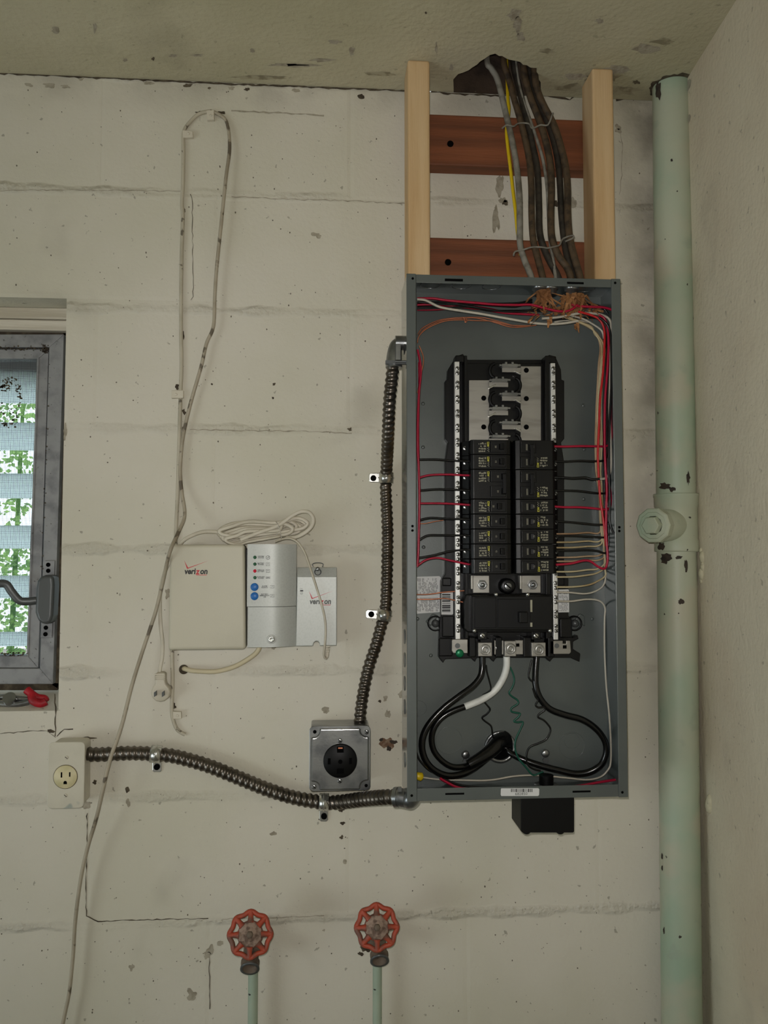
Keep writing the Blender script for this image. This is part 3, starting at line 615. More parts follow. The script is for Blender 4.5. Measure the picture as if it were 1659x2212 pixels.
# lug plates, main terminals
for (x0_, x1_, cx) in ((1017, 1057, 1041), (1123, 1168, 1149.5)):
    lp = MB().pbox(x0_+5, 1243, x1_, 1281, -.150, -.142); lp.pbox(x0_, 1243, x0_+5, 1273, -.157, -.142)
    lp = lp.build('lug_plate', M['tin'], pan, .0008)
    c = P(cx, 1263, -.150); MB().cyl((c.x, -.150, c.z), (c.x, -.156, c.z), .0092, n=6, s=False).lathe((c.x, -.156, c.z), (0, -1, 0), [(.0078, 0), (.0055, .002), (.0055, .0005), (.0035, .0005), (.0035, .004), (.0001, .004)], 16).build('nut', M['steel'], lp)
c = P(1097, 1266, -.15); bs_ = MB().lathe((c.x, -.125, c.z), (0, -1, 0), [(.0135, 0), (.0135, .026), (.011, .028), (.0068, .028)], 20).build('screw_boss', M['black'], pan)
m_ = screwmesh(None, pan, .0068); m_.v = [p + Vector((c.x, -.152, c.z)) for p in m_.v]; m_.build('boss_screw', [M['steel'], M['hole']], bs_)
def lug(px0, py0, px1, py1, y, name='cable_lug'):
    lg = MB().pbox(px0, py0, px1, py1, y, y+.022).build(name, M['tin'], pan, .001)
    c = P((px0+px1)/2, (py0+py1)/2, y); MB().lathe((c.x, y, c.z), (0, -1, 0), [(.0095, 0), (.0095, .0005), (.008, .0008), (.0075, -.0005), (.005, .0012), (.0032, .0012), (.003, -.001), (.0001, -.001)], 20).build('lug_screw', M['screw'], lg)
    return lg
lug(1033, 1388, 1063, 1418, -.158); lug(1090, 1384.5, 1115, 1418, -.162); lug(1148.5, 1388, 1179, 1418, -.158)
ns_ = MB().pbox(1068, 1383, 1130, 1414, -.148, -.140).build('neutral_strap', M['tin'], pan, .0008)
m_ = screwmesh(None, pan, .0052); c = P(1075, 1399, -.148); m_.v = [p + Vector((c.x, -.148, c.z)) for p in m_.v]; m_.build('strap_screw', [M['screw'], M['hole']], ns_)
MB().pbox(1115, 1390, 1122, 1397, -.1484, -.147).build('strap_hole', M['hole'], ns_)
gl = MB().pp([(977, 1381), (1010.5, 1381), (1010.5, 1411.5), (979, 1411.5), (976, 1406), (976, 1386)], -.150, -.142).build('ground_bracket', M['tin'], pan, .001)
dot(988.5, 1395, -.1512, .0045, M['dgrey'], gl, 'bracket_screw', .002)
c = P(992.5, 1411, -.15); MB().lathe((c.x, -.150, c.z), (0, -1, 0), [(.0072, 0), (.0072, .003), (.005, .0045), (.0001, .0045)], 14).build('ground_screw', M['green'], gl)
gr_ = MB().pp([(1188.5, 1384), (1216, 1384), (1216, 1390), (1223, 1390), (1223, 1384), (1232, 1384), (1234, 1409), (1230, 1413), (1188, 1413)], -.150, -.142).build('ground_bracket', M['tin'], pan, .001)
dot(1203, 1395, -.1512, .0042, M['dgrey'], gr_, 'bracket_screw', .002); MB().pbox(1216, 1394, 1224, 1401, -.1505, -.149).build('bracket_hole', M['hole'], gr_)
for p in ((1046, 1408, 1034, 1421), (1188, 1421)): pass
for px in (1014, 1071, 1131, 1184): MB().pbox(px, 1376, px+14 if px != 1131 else px+17, 1420, -.150, -.122).build('terminal_barrier', M['black'], pan, .002)
# stickers
def sticker(pix, y, name='sticker', mat='sticker', y1=None): return MB().pp(pix, y, y1 or y+.0003).build(name, M[mat], pan)
s1 = sticker([(899, 1246), (949, 1244.5), (952, 1247), (953, 1322), (899, 1325.8)], YB-t-.0003)
m_ = MB(); r = random.Random(5)
for blk in ((901, 1249, 949, 1283), (901, 1291, 949, 1296), (901, 1297, 950, 1321)):
    x = blk[0]+1
    while x < blk[2]-2:
        y_ = blk[1]
        while y_ < blk[3]-3:
            L = r.uniform(3, 9); L = min(L, blk[3]-y_)
            if r.random() < .82: m_.pbox(x, y_, x+1.1, y_+L, YB-t-.00045, YB-t-.0003)
            y_ += L+1.2
        x += 2.5
m_.build('printed_text', M['gink'], s1)
s2 = sticker([(953.5, 1279), (977, 1277.5), (978.5, 1280), (979, 1326), (977, 1328), (953.5, 1327.5)], YB-.0206, y1=YB-.0195)
m_ = MB(); y_ = 1283; r = random.Random(9)
while y_ < 1322:
    h_ = r.choice((.8, 1.3, 2.4, 3.4)); m_.pbox(955, y_, 973, y_+h_, YB-.0208, YB-.0205); y_ += h_ + r.choice((.8, 1.4, 2))
m_.build('barcode', M['ink'], s2)
s3 = sticker([(1206, 1273.5), (1227, 1273), (1229, 1275), (1229.5, 1322.5), (1206, 1323)], YB-.0206, y1=YB-.0195)
m_ = MB(); y_ = 1277
while y_ < 1319:
    x = 1208
    while x < 1226:
        L = r.uniform(2, 5)
        if r.random() < .8: m_.pbox(x, y_, min(x+L, 1227), y_+1.0, YB-.0208, YB-.0205)
        x += L+1
    y_ += 2.6
m_.build('printed_text', M['gink'], s3)
s4 = MB().pp([(1083, 1703), (1163, 1702.5), (1165, 1705), (1164.5, 1717.5), (1162, 1719.5), (1083, 1719.5), (1081.5, 1717), (1082, 1705)], YFp-.0005, YFp).build('sticker', M['sticker'], pan)
m_ = MB(); x = 1104
while x < 1151:
    w_ = r.choice((.8, .9, 1.5, 2.2)); m_.pbox(x, 1704, x+w_, 1711, YFp-.0007, YFp-.0004); x += w_ + r.choice((.9, 1.4, 2))
m_.build('barcode', M['ink'], s4)
c = P(1126, 1715, YFp-.0007); words('682850', .0062, c, M['gink'], s4, sx=1.15, name='number')
# cable clamps at the top
for px, py in ((1190, 630), (1235, 628), (1165, 628)):
    c = P(px, py, -.15); MB().lathe((c.x, -.15, Z1-t), (0, 0, -1), [(.013, 0), (.013, .004), (.010, .004), (.010, .014), (.008, .014)], 16).build('cable_clamp', M['steel'], pan)

# ------------------------------------------------------------------ breakers
XCL, XCR = P(1107.3, 1095, -.178).x, P(1111, 1095, -.178).x
PIT = .02575; ZT = 1.650
def breaker(side, row, poles, label, toggle, num, marks=True, lines=False):
    """side -1: terminals towards the conduit; +1: towards the green pipe (the same breaker turned half round)"""
    zc = ZT - (row + poles/2)*PIT; xc = XCL if side < 0 else XCR; hw = poles*PIT/2 - .0003
    def U(u, w): return (xc + side*u, zc - side*w)
    root = thing('circuit_breaker', label, 'breaker', (xc + side*.04, -.128, zc - hw), 'circuit breakers in the panel')
    def solid(us, w0, w1, y1, prof, mat, name, bev=.0008, par=root):
        pr = [(xc + side*u, y) for u, y in prof]; n = len(pr); za, zb = zc - side*w0, zc - side*w1
        vs = [(a, b, za) for a, b in pr] + [(a, b, zb) for a, b in pr]
        return MB().add(vs, [list(range(n))[::-1], list(range(n, 2*n))] + [(i, (i+1) % n, n+(i+1) % n, n+i) for i in range(n)]).build(name, mat, par, bev)
    solid(None, -hw, hw, 0, [(0, -.130), (0, -.170), (.003, -.1755), (.010, -.178), (.068, -.178), (.0722, -.175), (.0728, -.161), (.0835, -.153), (.0835, -.130)], M['black'], 'body')
    for k in range(poles):
        wc = -hw + (k+.5)*PIT
        solid(None, wc-.0096, wc+.0096, 0, [(.011, -.177), (.012, -.1805), (.038, -.1805), (.0395, -.177)], M['black'], 'bezel', .0006)
        hn = solid(None, wc-.0052, wc+.0052, 0, [(toggle-.0045, -.179), (toggle-.0038, -.1875), (toggle+.0030, -.1885), (toggle+.0045, -.179)], M['blackm'], 'toggle', .0008)
        if lines:
            for q in (-.0085, -.0068): solid(None, wc-.0055, wc+.0055, 0, [(toggle+q, -.1803), (toggle+q, -.1808), (toggle+q+.0006, -.1808), (toggle+q+.0006, -.1803)], M['lprint'], 'toggle_mark', 0)
        a, b = U(toggle + (.010 if side < 0 and not lines else .006 if side < 0 else .002), wc)
        yy = -.1807 if side < 0 else -.1889
        words(num, .0042, (a, yy, b), M['lprint'], root, rot=math.pi/2*(-side), name='rating')
        # terminal screw
        a, b = U(.0785, wc); m_ = screwmesh(None, root, .0042); m_.v = [p + Vector((a, -.1555, b)) for p in m_.v]; m_.build('terminal_screw', [M['steel'], M['hole']], root)
    if poles == 2:
        solid(None, -PIT*.5-.004, PIT*.5+.004, 0, [(toggle-.003, -.187), (toggle-.003, -.190), (toggle+.003, -.190), (toggle+.003, -.187)], M['blackm'], 'handle_tie', .0008)
    m_ = MB(); wl_ = hw - PIT/2
    r = random.Random(row*7+side)
    def q(u0, u1, w0, w1, mi):
        a = U(u0, w0); b = U(u1, w1)
        m_.box(min(a[0], b[0]), max(a[0], b[0]), -.1784, -.178, min(a[1], b[1]), max(a[1], b[1]), mi)
    # tiny rating print: rows of upright marks, and the maker's yellow square
    for u0, cols in ((.0550, 4), (.0505, 4), (.0460, 4)):
        for i in range(cols):
            w0 = wl_ - .0088 + r.random()*.001 + i*.0044
            for j in range(3):
                if r.random() < .85: q(u0 + j*.0014, u0 + j*.0014 + .0009, w0, w0 + r.uniform(.0018, .0034), 0)
    for i in range(5): q(.0405 + (i % 2)*.0016, .0416 + (i % 2)*.0016, wl_ - .0009 - i*.0017, wl_ + .0002 - i*.0017, 0)
    q(.0402, .0440, wl_+.0050, wl_+.0092, 1); q(.0406, .0436, wl_+.0012, wl_+.0044, 1)
    q2 = m_
    a = U(.0421, wl_+.0071); m_.box(a[0]-.0009, a[0]+.0009, -.1786, -.1783, a[1]-.0009, a[1]+.0009, 2)
    m_.build('rating_print', [M['lprint'], M['yprint'], M['blackm']], root)
    return root
OR = ('topmost', 'second', 'third', 'fourth', 'fifth', 'sixth', 'seventh', 'lowest')
LS = ((0, 1, .0195, '20'), (1, 1, .0195, '15'), (2, 2, .0160, '30'), (4, 1, .024, '20'), (5, 1, .0195, '20'), (6, 1, .0195, '15'), (7, 1, .0195, '15'), (8, 1, .0195, '15'))
for i, (row, po, tg, nm) in enumerate(LS):
    breaker(-1, row, po, '%s black %s breaker in the column nearest the conduit' % (OR[i], 'double-pole' if po == 2 else 'single'), tg, nm)
RS = ((0, 2, '20'), (2, 2, '20'), (4, 1, '20'), (5, 1, '20'), (6, 1, '15'), (7, 1, '15'), (8, 1, '15'))
for i, (row, po, nm) in enumerate(RS):
    breaker(1, row, po, '%s black %s breaker in the column nearest the green pipe' % (('topmost', 'second', 'third', 'fourth', 'fifth', 'sixth', 'lowest')[i], 'double-pole' if po == 2 else 'single'), .0295, nm, lines=True)
mbk = thing('main_breaker', 'large black main breaker across the foot of both breaker columns', 'breaker', P(1100, 1368, -.13))
MB().pp([(1008, 1284), (1195, 1284), (1196, 1366), (1010, 1366), (1003, 1358), (1002, 1300)], -.160, -.124).build('body', M['black'], mbk, .002)
MB().pp([(1020, 1287), (1192, 1287), (1194, 1362), (1020, 1362)], -.176, -.159).build('cover', M['black'], mbk, .002)
MB().pp([(1026, 1291), (1072, 1291), (1072, 1357), (1026, 1357)], -.1785, -.175).build('cover_panel', M['blackm'], mbk, .0008)
MB().pp([(1076, 1294), (1146, 1294), (1146, 1357), (1076, 1357)], -.1790, -.175).build('handle_bezel', M['blackm'], mbk, .0008)
MB().pbox(1122, 1322, 1141, 1346, -.193, -.178).build('handle', M['black'], mbk, .0015)
MB().pbox(1145.5, 1296, 1150, 1322, -.1795, -.1788).pbox(1145.5, 1345, 1150, 1354, -.1795, -.1788).build('position_strip', M['lprint'], mbk)
for p in ((1071, 1284), (1139, 1284), (1024, 1362), (1187, 1362)):
    c = P(*p, -.172); MB().ball((c.x, -.1745, c.z), .0036, (1, .9, 1), 12).build('cover_rivet', M['bright'], mbk)
for px in (1042, 1158):
    tb = MB().pbox(px-9, 1364, px+10, 1382, -.160, -.130).build('terminal_block', M['black'], mbk, .001)
    c = P(px, 1373, -.1605); m_ = screwmesh(None, tb, .0044); m_.v = [p + Vector((c.x, -.160, c.z)) for p in m_.v]; m_.build('terminal_screw', [M['bright'], M['hole']], tb)
    MB().pbox(px-4, 1380, px+16 if px < 1100 else px+16, 1390, -.152, -.128).build('terminal_throat', M['blackm'], mbk)

# ------------------------------------------------------------------ wires
def wire(pts, r, mat, label, y=-.158, conv=None, name='wire', cat='wire', group=None, n=7, smooth=5, **kw):
    q = []
    for i, p in enumerate(pts):
        a, b = conv(p[0], p[1]) if conv else (p[0], p[1])
        yy = p[2] if len(p) > 2 else (y[0] + (y[1]-y[0])*i/(len(pts)-1) if isinstance(y, tuple) else y)
        q.append(P(a, b, yy))
    path = smoothpath(q, smooth)
    return tag(MB().tube(path, r, n, **kw).build(name, M[mat], org=path[-1]), label, cat, group)
RW = .0019
G1 = 'branch wires in the panel'
A = 'column nearest the conduit'
B_ = 'column nearest the green pipe'
# vertical red feeds on the conduit side
wire([c1(140, 548), c1(158, 640), c1(163, 720), c1(150, 850), c1(141, 1050), c1(140, 1250), c1(148, 1420), c1(153, 1600), c2(152, 60), c2(148, 250), c2(143, 400), c2(137, 480)], RW*1.1, 'red', 'long red wire running down the conduit side of the panel', -.166, group=G1)
wire([c1(150, 640), c1(152, 800), c1(146, 1000), c1(144, 1200), c1(150, 1455)], RW, 'red', 'shorter red wire hugging the long red wire on the conduit side', -.150, group=G1)
row = ((('wblack', [(150, 1335), (280, 1335), (400, 1345), (520, 1348)], c1), 'second'), (('red', [(155, 1465), (230, 1447), (350, 1443), (420, 1446), (515, 1450)], c1), 'third'), (('wblack', [(160, 1557), (280, 1548), (400, 1552), (520, 1560)], c1), 'third2'),
       (('red', [(155, 1650), (300, 1650), (420, 1655), (520, 1662)], c1), 'fourth'), (('wblack', [(155, 145), (230, 128), (350, 135), (420, 137), (520, 140)], c2), 'fifth'), (('wblack', [(150, 287), (210, 255), (300, 252), (420, 254), (520, 256)], c2), 'sixth'),
       (('wblack', [(150, 415), (260, 395), (350, 372), (440, 360), (520, 358)], c2), 'seventh'), (('red', [(140, 470), (200, 430), (280, 415), (380, 435), (490, 458), (520, 462)], c2), 'lowest'))
for (mt, pts, cv_), o_ in row:
    lab = ('lower ' if o_ == 'third2' else 'upper ' if o_ == 'third' else '') + ('red' if mt == 'red' else 'black') + ' wire into the ' + o_.replace('third2', 'third') + ' breaker of the ' + A
    wire([cv_(*p) for p in pts], RW, mt, lab, -.161, group=G1)
for i, (pts, cv_, lb) in enumerate((([(155, 170), (200, 168), (260, 155), (325, 145)], c2, 'bare copper wire end below the fifth breaker wire'), ([(130, 678), (220, 676), (320, 662), (410, 655), (475, 650)], c2, 'bare copper wire crossing the barcode sticker, upper one'), ([(130, 712), (240, 712), (330, 706), (400, 718), (465, 733)], c2, 'bare copper wire crossing the barcode sticker, lower one'))):
    wire([cv_(*p) for p in pts], .0011 if i else .0009, 'copper', lb, (-.13, -.1545) if i else -.13, group='bare ground wires')
wire([c1(140, 480), c1(160, 430), c1(220, 380), c1(330, 335), c1(450, 325), c1(560, 322), c1(680, 350), c1(800, 385), c1(900, 385), c1(990, 372)], .0011, 'copper', 'bare copper wire in the top bundle, bright lower strand', -.125, group='bare ground wires')
wire([c1(138, 500), c1(150, 450), c1(210, 395), c1(330, 345), c1(450, 335), c1(560, 340), c1(680, 345), c1(800, 372), c1(950, 376)], .0011, 'copper', 'bare copper wire in the top bundle, middle strand', -.128, group='bare ground wires')
wire([c1(140, 440), c1(180, 390), c1(300, 335), c1(450, 318), c1(600, 318), c1(700, 340), c1(840, 378), c1(920, 380)], .0010, 'copper', 'bare copper wire in the top bundle, upper strand', -.122, group='bare ground wires')
wire([c1(470, 318), c1(478, 335), c1(480, 352), c1(492, 345), c1(488, 322)], .0011, 'copper', 'short copper twist tying the bare wires together', -.131, name='wire_tie', group='bare ground wires')
wire([c1(150, 520), c1(165, 555), c1(180, 600), c1(178, 660), c1(160, 740), c1(150, 800), c1(138, 860)], .0011, 'copper', 'bare copper wire curling beside the long red wire', -.160, group='bare ground wires')
# top runs
wire([c1(136, 182), c1(250, 181), c1(350, 195), c1(550, 212), c1(700, 225), c1(850, 228), c1(950, 226), c1(1040, 248), c1(1120, 268), c1(1190, 274), c1(1240, 262), c1(1285, 228)], RW*1.15, 'red', 'uppermost red wire crossing the top of the panel', -.168, group=G1)
wire([c1(136, 228), c1(200, 225), c1(300, 226), c1(420, 240), c1(600, 258), c1(760, 284), c1(900, 294), c1(1010, 300)], RW*1.05, 'red', 'red wire crossing below the uppermost red wire', -.150, group=G1)
wire([c1(136, 262), c1(220, 262), c1(330, 256), c1(480, 238), c1(620, 250), c1(740, 276)], RW, 'red', 'lowest red wire at the panel top, half hidden by black wires', -.142, group=G1)
for i, (pts, yy) in enumerate((([(136, 205), (300, 222), (450, 228), (620, 255), (760, 275), (900, 272), (1010, 250), (1080, 215)], -.156), ([(136, 246), (260, 240), (400, 226), (560, 222), (700, 232), (850, 238), (960, 205)], -.146), ([(136, 254), (300, 250), (500, 243), (660, 268), (800, 270), (960, 268), (1060, 275)], -.152), ([(136, 215), (280, 206), (480, 206), (640, 218), (860, 214), (960, 190)], -.140))):
    wire([c1(*p) for p in pts], RW, 'wblack', '%s of the black wires crossing the panel top' % ('first', 'second', 'third', 'fourth')[i], yy, group=G1)
wire([c1(136, 188), c1(200, 196), c1(300, 243), c1(450, 270), c1(600, 293), c1(750, 320), c1(900, 346), c1(1000, 361), c1(1100, 365), c1(1200, 358), c1(1290, 342)], RW*1.2, 'wwhite', 'long white wire sagging across the panel top', -.172, group=G1)
wire([c1(1030, 326), c1(1150, 316), c1(1250, 296), c1(1330, 285), c1(1430, 293), c1(1500, 318), c1(1526, 365), c1(1522, 450), c1(1524, 600, ), c1(1518, 800), c1(1515, 1000), c1(1522, 1200), c1(1526, 1360), c1(1515, 1440), c1(1480, 1472), c1(1440, 1474)], RW*1.2, 'wwhite', 'white wire arching over the panel corner and down beside the flange', -.160, group=G1)
wire([c1(1445, 1474), c1(1390, 1478), c1(1340, 1466), c1(1260, 1470), c1(1190, 1466), c1(1120, 1464)], RW*1.25, 'wblack', 'black tape-wrapped wire end into the second breaker of the ' + B_, (-.170, -.160), group=G1)
wire([c1(1240, 224), c1(1290, 236), c1(1380, 241), c1(1470, 245), c1(1532, 262)], RW*1.2, 'red', 'red wire leaving the paper filler towards the green pipe', -.165, group=G1)
wire([c1(1100, 335), c1(1250, 325), c1(1380, 318), c1(1450, 330), c1(1500, 380), c1(1508, 500), c1(1505, 700), c1(1500, 900), c1(1496, 1100), c1(1500, 1260), c1(1485, 1335), c1(1420, 1348), c1(1300, 1345), c1(1200, 1350), c1(1120, 1348)], RW, 'wblack', 'black wire into the topmost breaker, lower pole, of the ' + B_, (-.145, -.160), group=G1)
wire([c1(1200, 200), c1(1330, 215), c1(1450, 240), c1(1515, 320), c1(1528, 500), c1(1530, 800), c1(1512, 1100), c1(1515, 1400), c1(1518, 1530), c1(1490, 1575), c1(1420, 1576), c1(1280, 1560), c1(1120, 1558)], RW, 'wblack', 'black wire into the second breaker, lower pole, of the ' + B_, (-.140, -.160), group=G1)
wire([c1(1440, 300), c1(1480, 328), c1(1502, 400), c1(1508, 520), c1(1500, 700), c1(1484, 900), c1(1480, 1150), c1(1484, 1350), c1(1496, 1550), c2(1492, 50), c2(1490, 200), c2(1496, 320), c2(1502, 420), c2(1490, 482), c2(1465, 492), c2(1425, 472), c2(1380, 440), c2(1330, 434), c2(1240, 455), c2(1130, 464)], RW*1.15, 'red', 'crimson wire into the lowest breaker of the ' + B_, -.172, group=G1)
wire([c1(1533, 560), c1(1532, 800), c1(1520, 1020), c1(1528, 1150), c1(1518, 1215), c1(1490, 1240), c1(1420, 1241), c1(1300, 1240), c1(1200, 1243), c1(1118, 1242)], RW*1.1, 'red', 'crimson wire into the topmost breaker of the ' + B_, (-.15, -.162), group=G1)
wire([c1(1512, 1500), c1(1524, 1600), c2(1524, 10), c2(1518, 50), c2(1490, 68), c2(1400, 60), c2(1300, 52), c2(1200, 52), c2(1112, 46)], RW*1.1, 'red', 'crimson wire into the third breaker of the ' + B_, -.165, group=G1)
wire([c1(1290, 275), c1(1380, 300), c1(1440, 330), c1(1474, 390), c1(1480, 480), c1(1470, 700), c1(1448, 900), c1(1440, 1100), c1(1432, 1300), c1(1440, 1500), c1(1452, 1640), c2(1462, 80), c2(1478, 200), c2(1490, 330)], RW*1.1, 'redb', 'bright red wire in the vertical bundle beside the cream wires', -.168, group=G1)
for pts, o_, mt in (([(1510, -100), (1508, 80), (1502, 165), (1440, 178), (1350, 170), (1250, 160), (1125, 152)], 'fourth', 'wblack'), ([(1502, 0), (1506, 180), (1500, 262), (1400, 264), (1250, 256), (1125, 258)], 'fifth', 'wblack'), ([(1510, 120), (1508, 300), (1495, 372), (1470, 380), (1430, 366), (1350, 357), (1240, 362), (1130, 362)], 'sixth', 'wblack')):
    wire([c2(*p) for p in pts], RW, mt, 'black wire into the %s breaker of the %s' % (o_, B_), -.163, group=G1)
for i, (x_, yy) in enumerate(((1515, -.152), (1526, -.178), (1490, -.145))):
    wire([c1(1440, 312 + i*6), c1(x_-20, 380), c1(x_, 500), c1(x_+2, 800), c1(x_-12, 1100), c1(x_-14, 1400), c1(x_-8, 1640), c2(x_-8, 100 + i*60)] + ([c2(1546, 240)] if i == 1 else []), RW*1.1, 'wblack', 'black wire in the vertical bundle, %s from the flange' % ('second', 'first', 'third')[i], yy, group=G1)
CN = ((243, 232, 'tan', 1458), (303, 292, 'cream', 1470), (342, 322, 'cream', 1468), (412, 392, 'tan', 1480), (440, 425, 'tan', 1484), (514, 472, 'cream', 1488), (552, 500, 'cream', 1490), (624, 560, 'cream', 1492))
ON = ('first', 'second', 'third', 'fourth', 'fifth', 'sixth', 'seventh', 'eighth')
for i, (yl_, yr_, mt, xr_) in enumerate(CN):
    k = i*5.0
    tx = 1418 + (i % 4)*11; ty = 1405 + (i*7) % 36
    pts = [c2(1135, yl_), c2(1250, yl_-1), c2(1360, yl_-9 if i < 5 else yl_-14), c2(1430, yr_+8 if i < 5 else yr_+22), c2(xr_-5, yr_-22), c2(xr_-12, yr_-110), c2(1440+i*3, -60), c1(tx, 1420), c1(tx-4+i*2, 1200), c1(tx+2, 1000), c1(tx+10, 820), c1(tx+20+i, 640), c1(tx+34-i, 520), c1(1432-i*3, 440), c1(1360+i*4, 385), c1(1270+i*6, 345+i), c1(1180+i*9, 318)]
    wire(pts, .0016, mt if i not in (1, 6) else 'cream', '%s aged cream wire from the top on the pipe-side neutral bar' % ON[i], (-.156, -.140 - (i % 3)*.006), group='cream neutral wires', smooth=4)
wire([c2(1135, 660), c2(1240, 664), c2(1330, 672), c2(1400, 660), c2(1460, 625), c2(1486, 570), c2(1482, 480), c2(1470, 300), c2(1462, 100)], .0016, 'wwhite', 'pale wire just below the cream wires on the pipe-side neutral bar', (-.156, -.15), group='cream neutral wires')
wire([c1(1240, 305), c1(1330, 330), c1(1410, 375), c1(1460, 415), c1(1474, 470)], RW, 'wwhite', 'short white wire dipping behind the crimson wire at the corner', -.150, group=G1)
wire([c1(1120, 352), c1(1190, 338), c1(1280, 338), c1(1360, 350)], RW, 'wwhite', 'short white wire behind the paper filler', -.136, group=G1)
wire([c2(1135, 724), c2(1240, 726), c2(1350, 712), c2(1440, 722), c2(1482, 770), c2(1480, 860), c3(1480, 150), c3(1492, 400), c3(1512, 600), c3(1524, 800), c3(1524, 940), c3(1508, 1000), c3(1450, 1056), c3(1350, 1076), c3(1200, 1062), c3(1000, 1045), c3(840, 1050), c3(700, 1074), c3(600, 1082), c3(480, 1080), c3(300, 1075), c3(165, 1058)], .0017, 'wwhite', 'thin white wire looping down and along the panel floor', (-.156, -.130), group=G1)
c = P(*c3(150, 1056), -.132); wn = tag(MB().lathe((c.x+.004, -.132, c.z), (-1, 0, .25), [(.004, -.003), (.0075, 0), (.0068, .006), (.0055, .014), (.0035, .016), (.0001, .016)], 12).build('wire_nut', M['yellow']), 'yellow wire nut at the bottom corner of the panel', 'connector')
wire([c3(300, 1066), c3(360, 1100), c3(430, 1132), c3(520, 1144)], RW*1.2, 'red', 'red wire on the panel floor under the looped service cables', -.150, group=G1)
wire([c3(320, 1064), c3(420, 1108), c3(540, 1128), c3(700, 1136), c3(900, 1134)], RW, 'wblack', 'black wire on the panel floor beside the short red wire', -.145, group=G1)
wire([c3(1150, 1133), c3(1300, 1120), c3(1430, 1096), c3(1558, 1076)], RW*1.2, 'red', 'red wire on the panel floor ending beneath the flange', -.150, group=G1)
wire([c3(130, 880), c3(150, 930), c3(200, 990), c3(240, 1020)], RW, 'wblack', 'black wire stub behind the yellow wire nut', -.125, group=G1)
# service cables
RC = .0053; G2 = 'service cables in the panel'
wire([c3(604, 195, ) + (-.147,), c3(603, 270) + (-.148,), c3(588, 340) + (-.150,), c3(530, 410) + (-.152,), c3(440, 475) + (-.154,), c3(330, 560) + (-.155,), c3(235, 660) + (-.156,), c3(180, 760) + (-.156,), c3(172, 860) + (-.155,), c3(205, 950) + (-.152,), c3(270, 1015) + (-.148,), c3(360, 1048) + (-.144,), c3(460, 1035) + (-.140,), c3(550, 990) + (-.134,), c3(640, 920) + (-.126,), c3(720, 850) + (-.114,), c3(745, 825) + (-.1055,)], RC*1.08, 'cable', 'thick black service cable curving from the lug nearest the conduit', n=12, cat='cable', group=G2, name='service_cable')
wc_ = [c3(778, 192) + (-.151,), c3(776, 270) + (-.149,), c3(752, 350) + (-.147,), c3(695, 435) + (-.146,), c3(600, 502) + (-.146,), c3(478, 552) + (-.146,)]
wire([c3(478, 552) + (-.146,), c3(400, 580) + (-.146,), c3(320, 625) + (-.146,), c3(262, 695) + (-.146,), c3(240, 780) + (-.144,), c3(258, 870) + (-.141,), c3(320, 945) + (-.138,), c3(400, 985) + (-.134,), c3(500, 975) + (-.129,), c3(600, 930) + (-.122,), c3(700, 850) + (-.112,), c3(735, 820) + (-.1055,)], RC, 'cable', 'thick black neutral service cable with white-taped end', n=12, cat='cable', group=G2, name='service_cable')
nc = bpy.data.objects['service_cable.001']
MB().tube(smoothpath([P(*p) for p in wc_], 6), RC*1.14, 12).build('white_tape', M['wtape'], nc)
MB().tube(smoothpath([P(1090, 1598, -.104), P(1078, 1604, -.116), P(1062, 1620, -.128), P(1040, 1636, -.135), P(1012, 1652, -.139)], 5), .014, 14, rfun=lambda i, t_: .0165 - .00035*i).build('cable_sheath', M['cable'], nc)
wire([c3(992, 195) + (-.147,), c3(984, 300) + (-.149,), c3(986, 400) + (-.151,), c3(1020, 495) + (-.153,), c3(1090, 570) + (-.154,), c3(1200, 612) + (-.155,), c3(1320, 645) + (-.156,), c3(1420, 712) + (-.156,), c3(1482, 800) + (-.155,), c3(1490, 890) + (-.153,), c3(1450, 970) + (-.149,), c3(1370, 1020) + (-.145,), c3(1270, 1033) + (-.141,), c3(1150, 1008) + (-.136,), c3(1000, 968) + (-.130,), c3(880, 925) + (-.122,), c3(800, 880) + (-.113,), c3(765, 835) + (-.1055,)], RC*1.08, 'cable', 'thick black service cable looping on the green-pipe side', n=12, cat='cable', group=G2, name='service_cable')
wire([c3(630, 255), c3(638, 310), c3(655, 370), c3(665, 425), c3(640, 452), c3(608, 470), c3(605, 500), c3(640, 545), c3(658, 572), c3(635, 605), c3(602, 630), c3(620, 655), c3(665, 690), c3(675, 740), c3(682, 775), c3(715, 782), c3(745, 790)], .0016, 'wblack', 'thin wavy black wire hanging from the lug nearest the conduit', (-.160, -.11), group=G1)
wire([c3(802, 268), c3(825, 320), c3(832, 370), c3(815, 420), c3(795, 450), c3(815, 478), c3(855, 505), c3(858, 532), c3(815, 560), c3(810, 585), c3(840, 595), c3(874, 602), c3(860, 628), c3(830, 655), c3(855, 664), c3(895, 664), c3(878, 710), c3(842, 790), c3(838, 850), c3(862, 920), c3(915, 985), c3(965, 1042), c3(1010, 1030), c3(1040, 1018)], .0016, 'gwire', 'coiled green wire below the neutral lug', (-.150, -.140), group=G1)
wire([c3(958, 215), c3(940, 290), c3(934, 335), c3(948, 360), c3(962, 370)], .0016, 'wblack', 'thin black wire bend beside the taller lug cable', -.158, group=G1)
wire([c3(965, 420), c3(985, 480), c3(1002, 505), c3(985, 540), c3(1005, 558), c3(1045, 556), c3(1048, 578), c3(1008, 608), c3(1005, 630), c3(1045, 650), c3(1085, 695), c3(1090, 730), c3(1062, 785), c3(1005, 815), c3(945, 840), c3(922, 885), c3(920, 935), c3(935, 975), c3(975, 1000), c3(1020, 1010)], .0016, 'wblack', 'thin wavy black wire hanging on the green-pipe side', (-.162, -.145), group=G1)
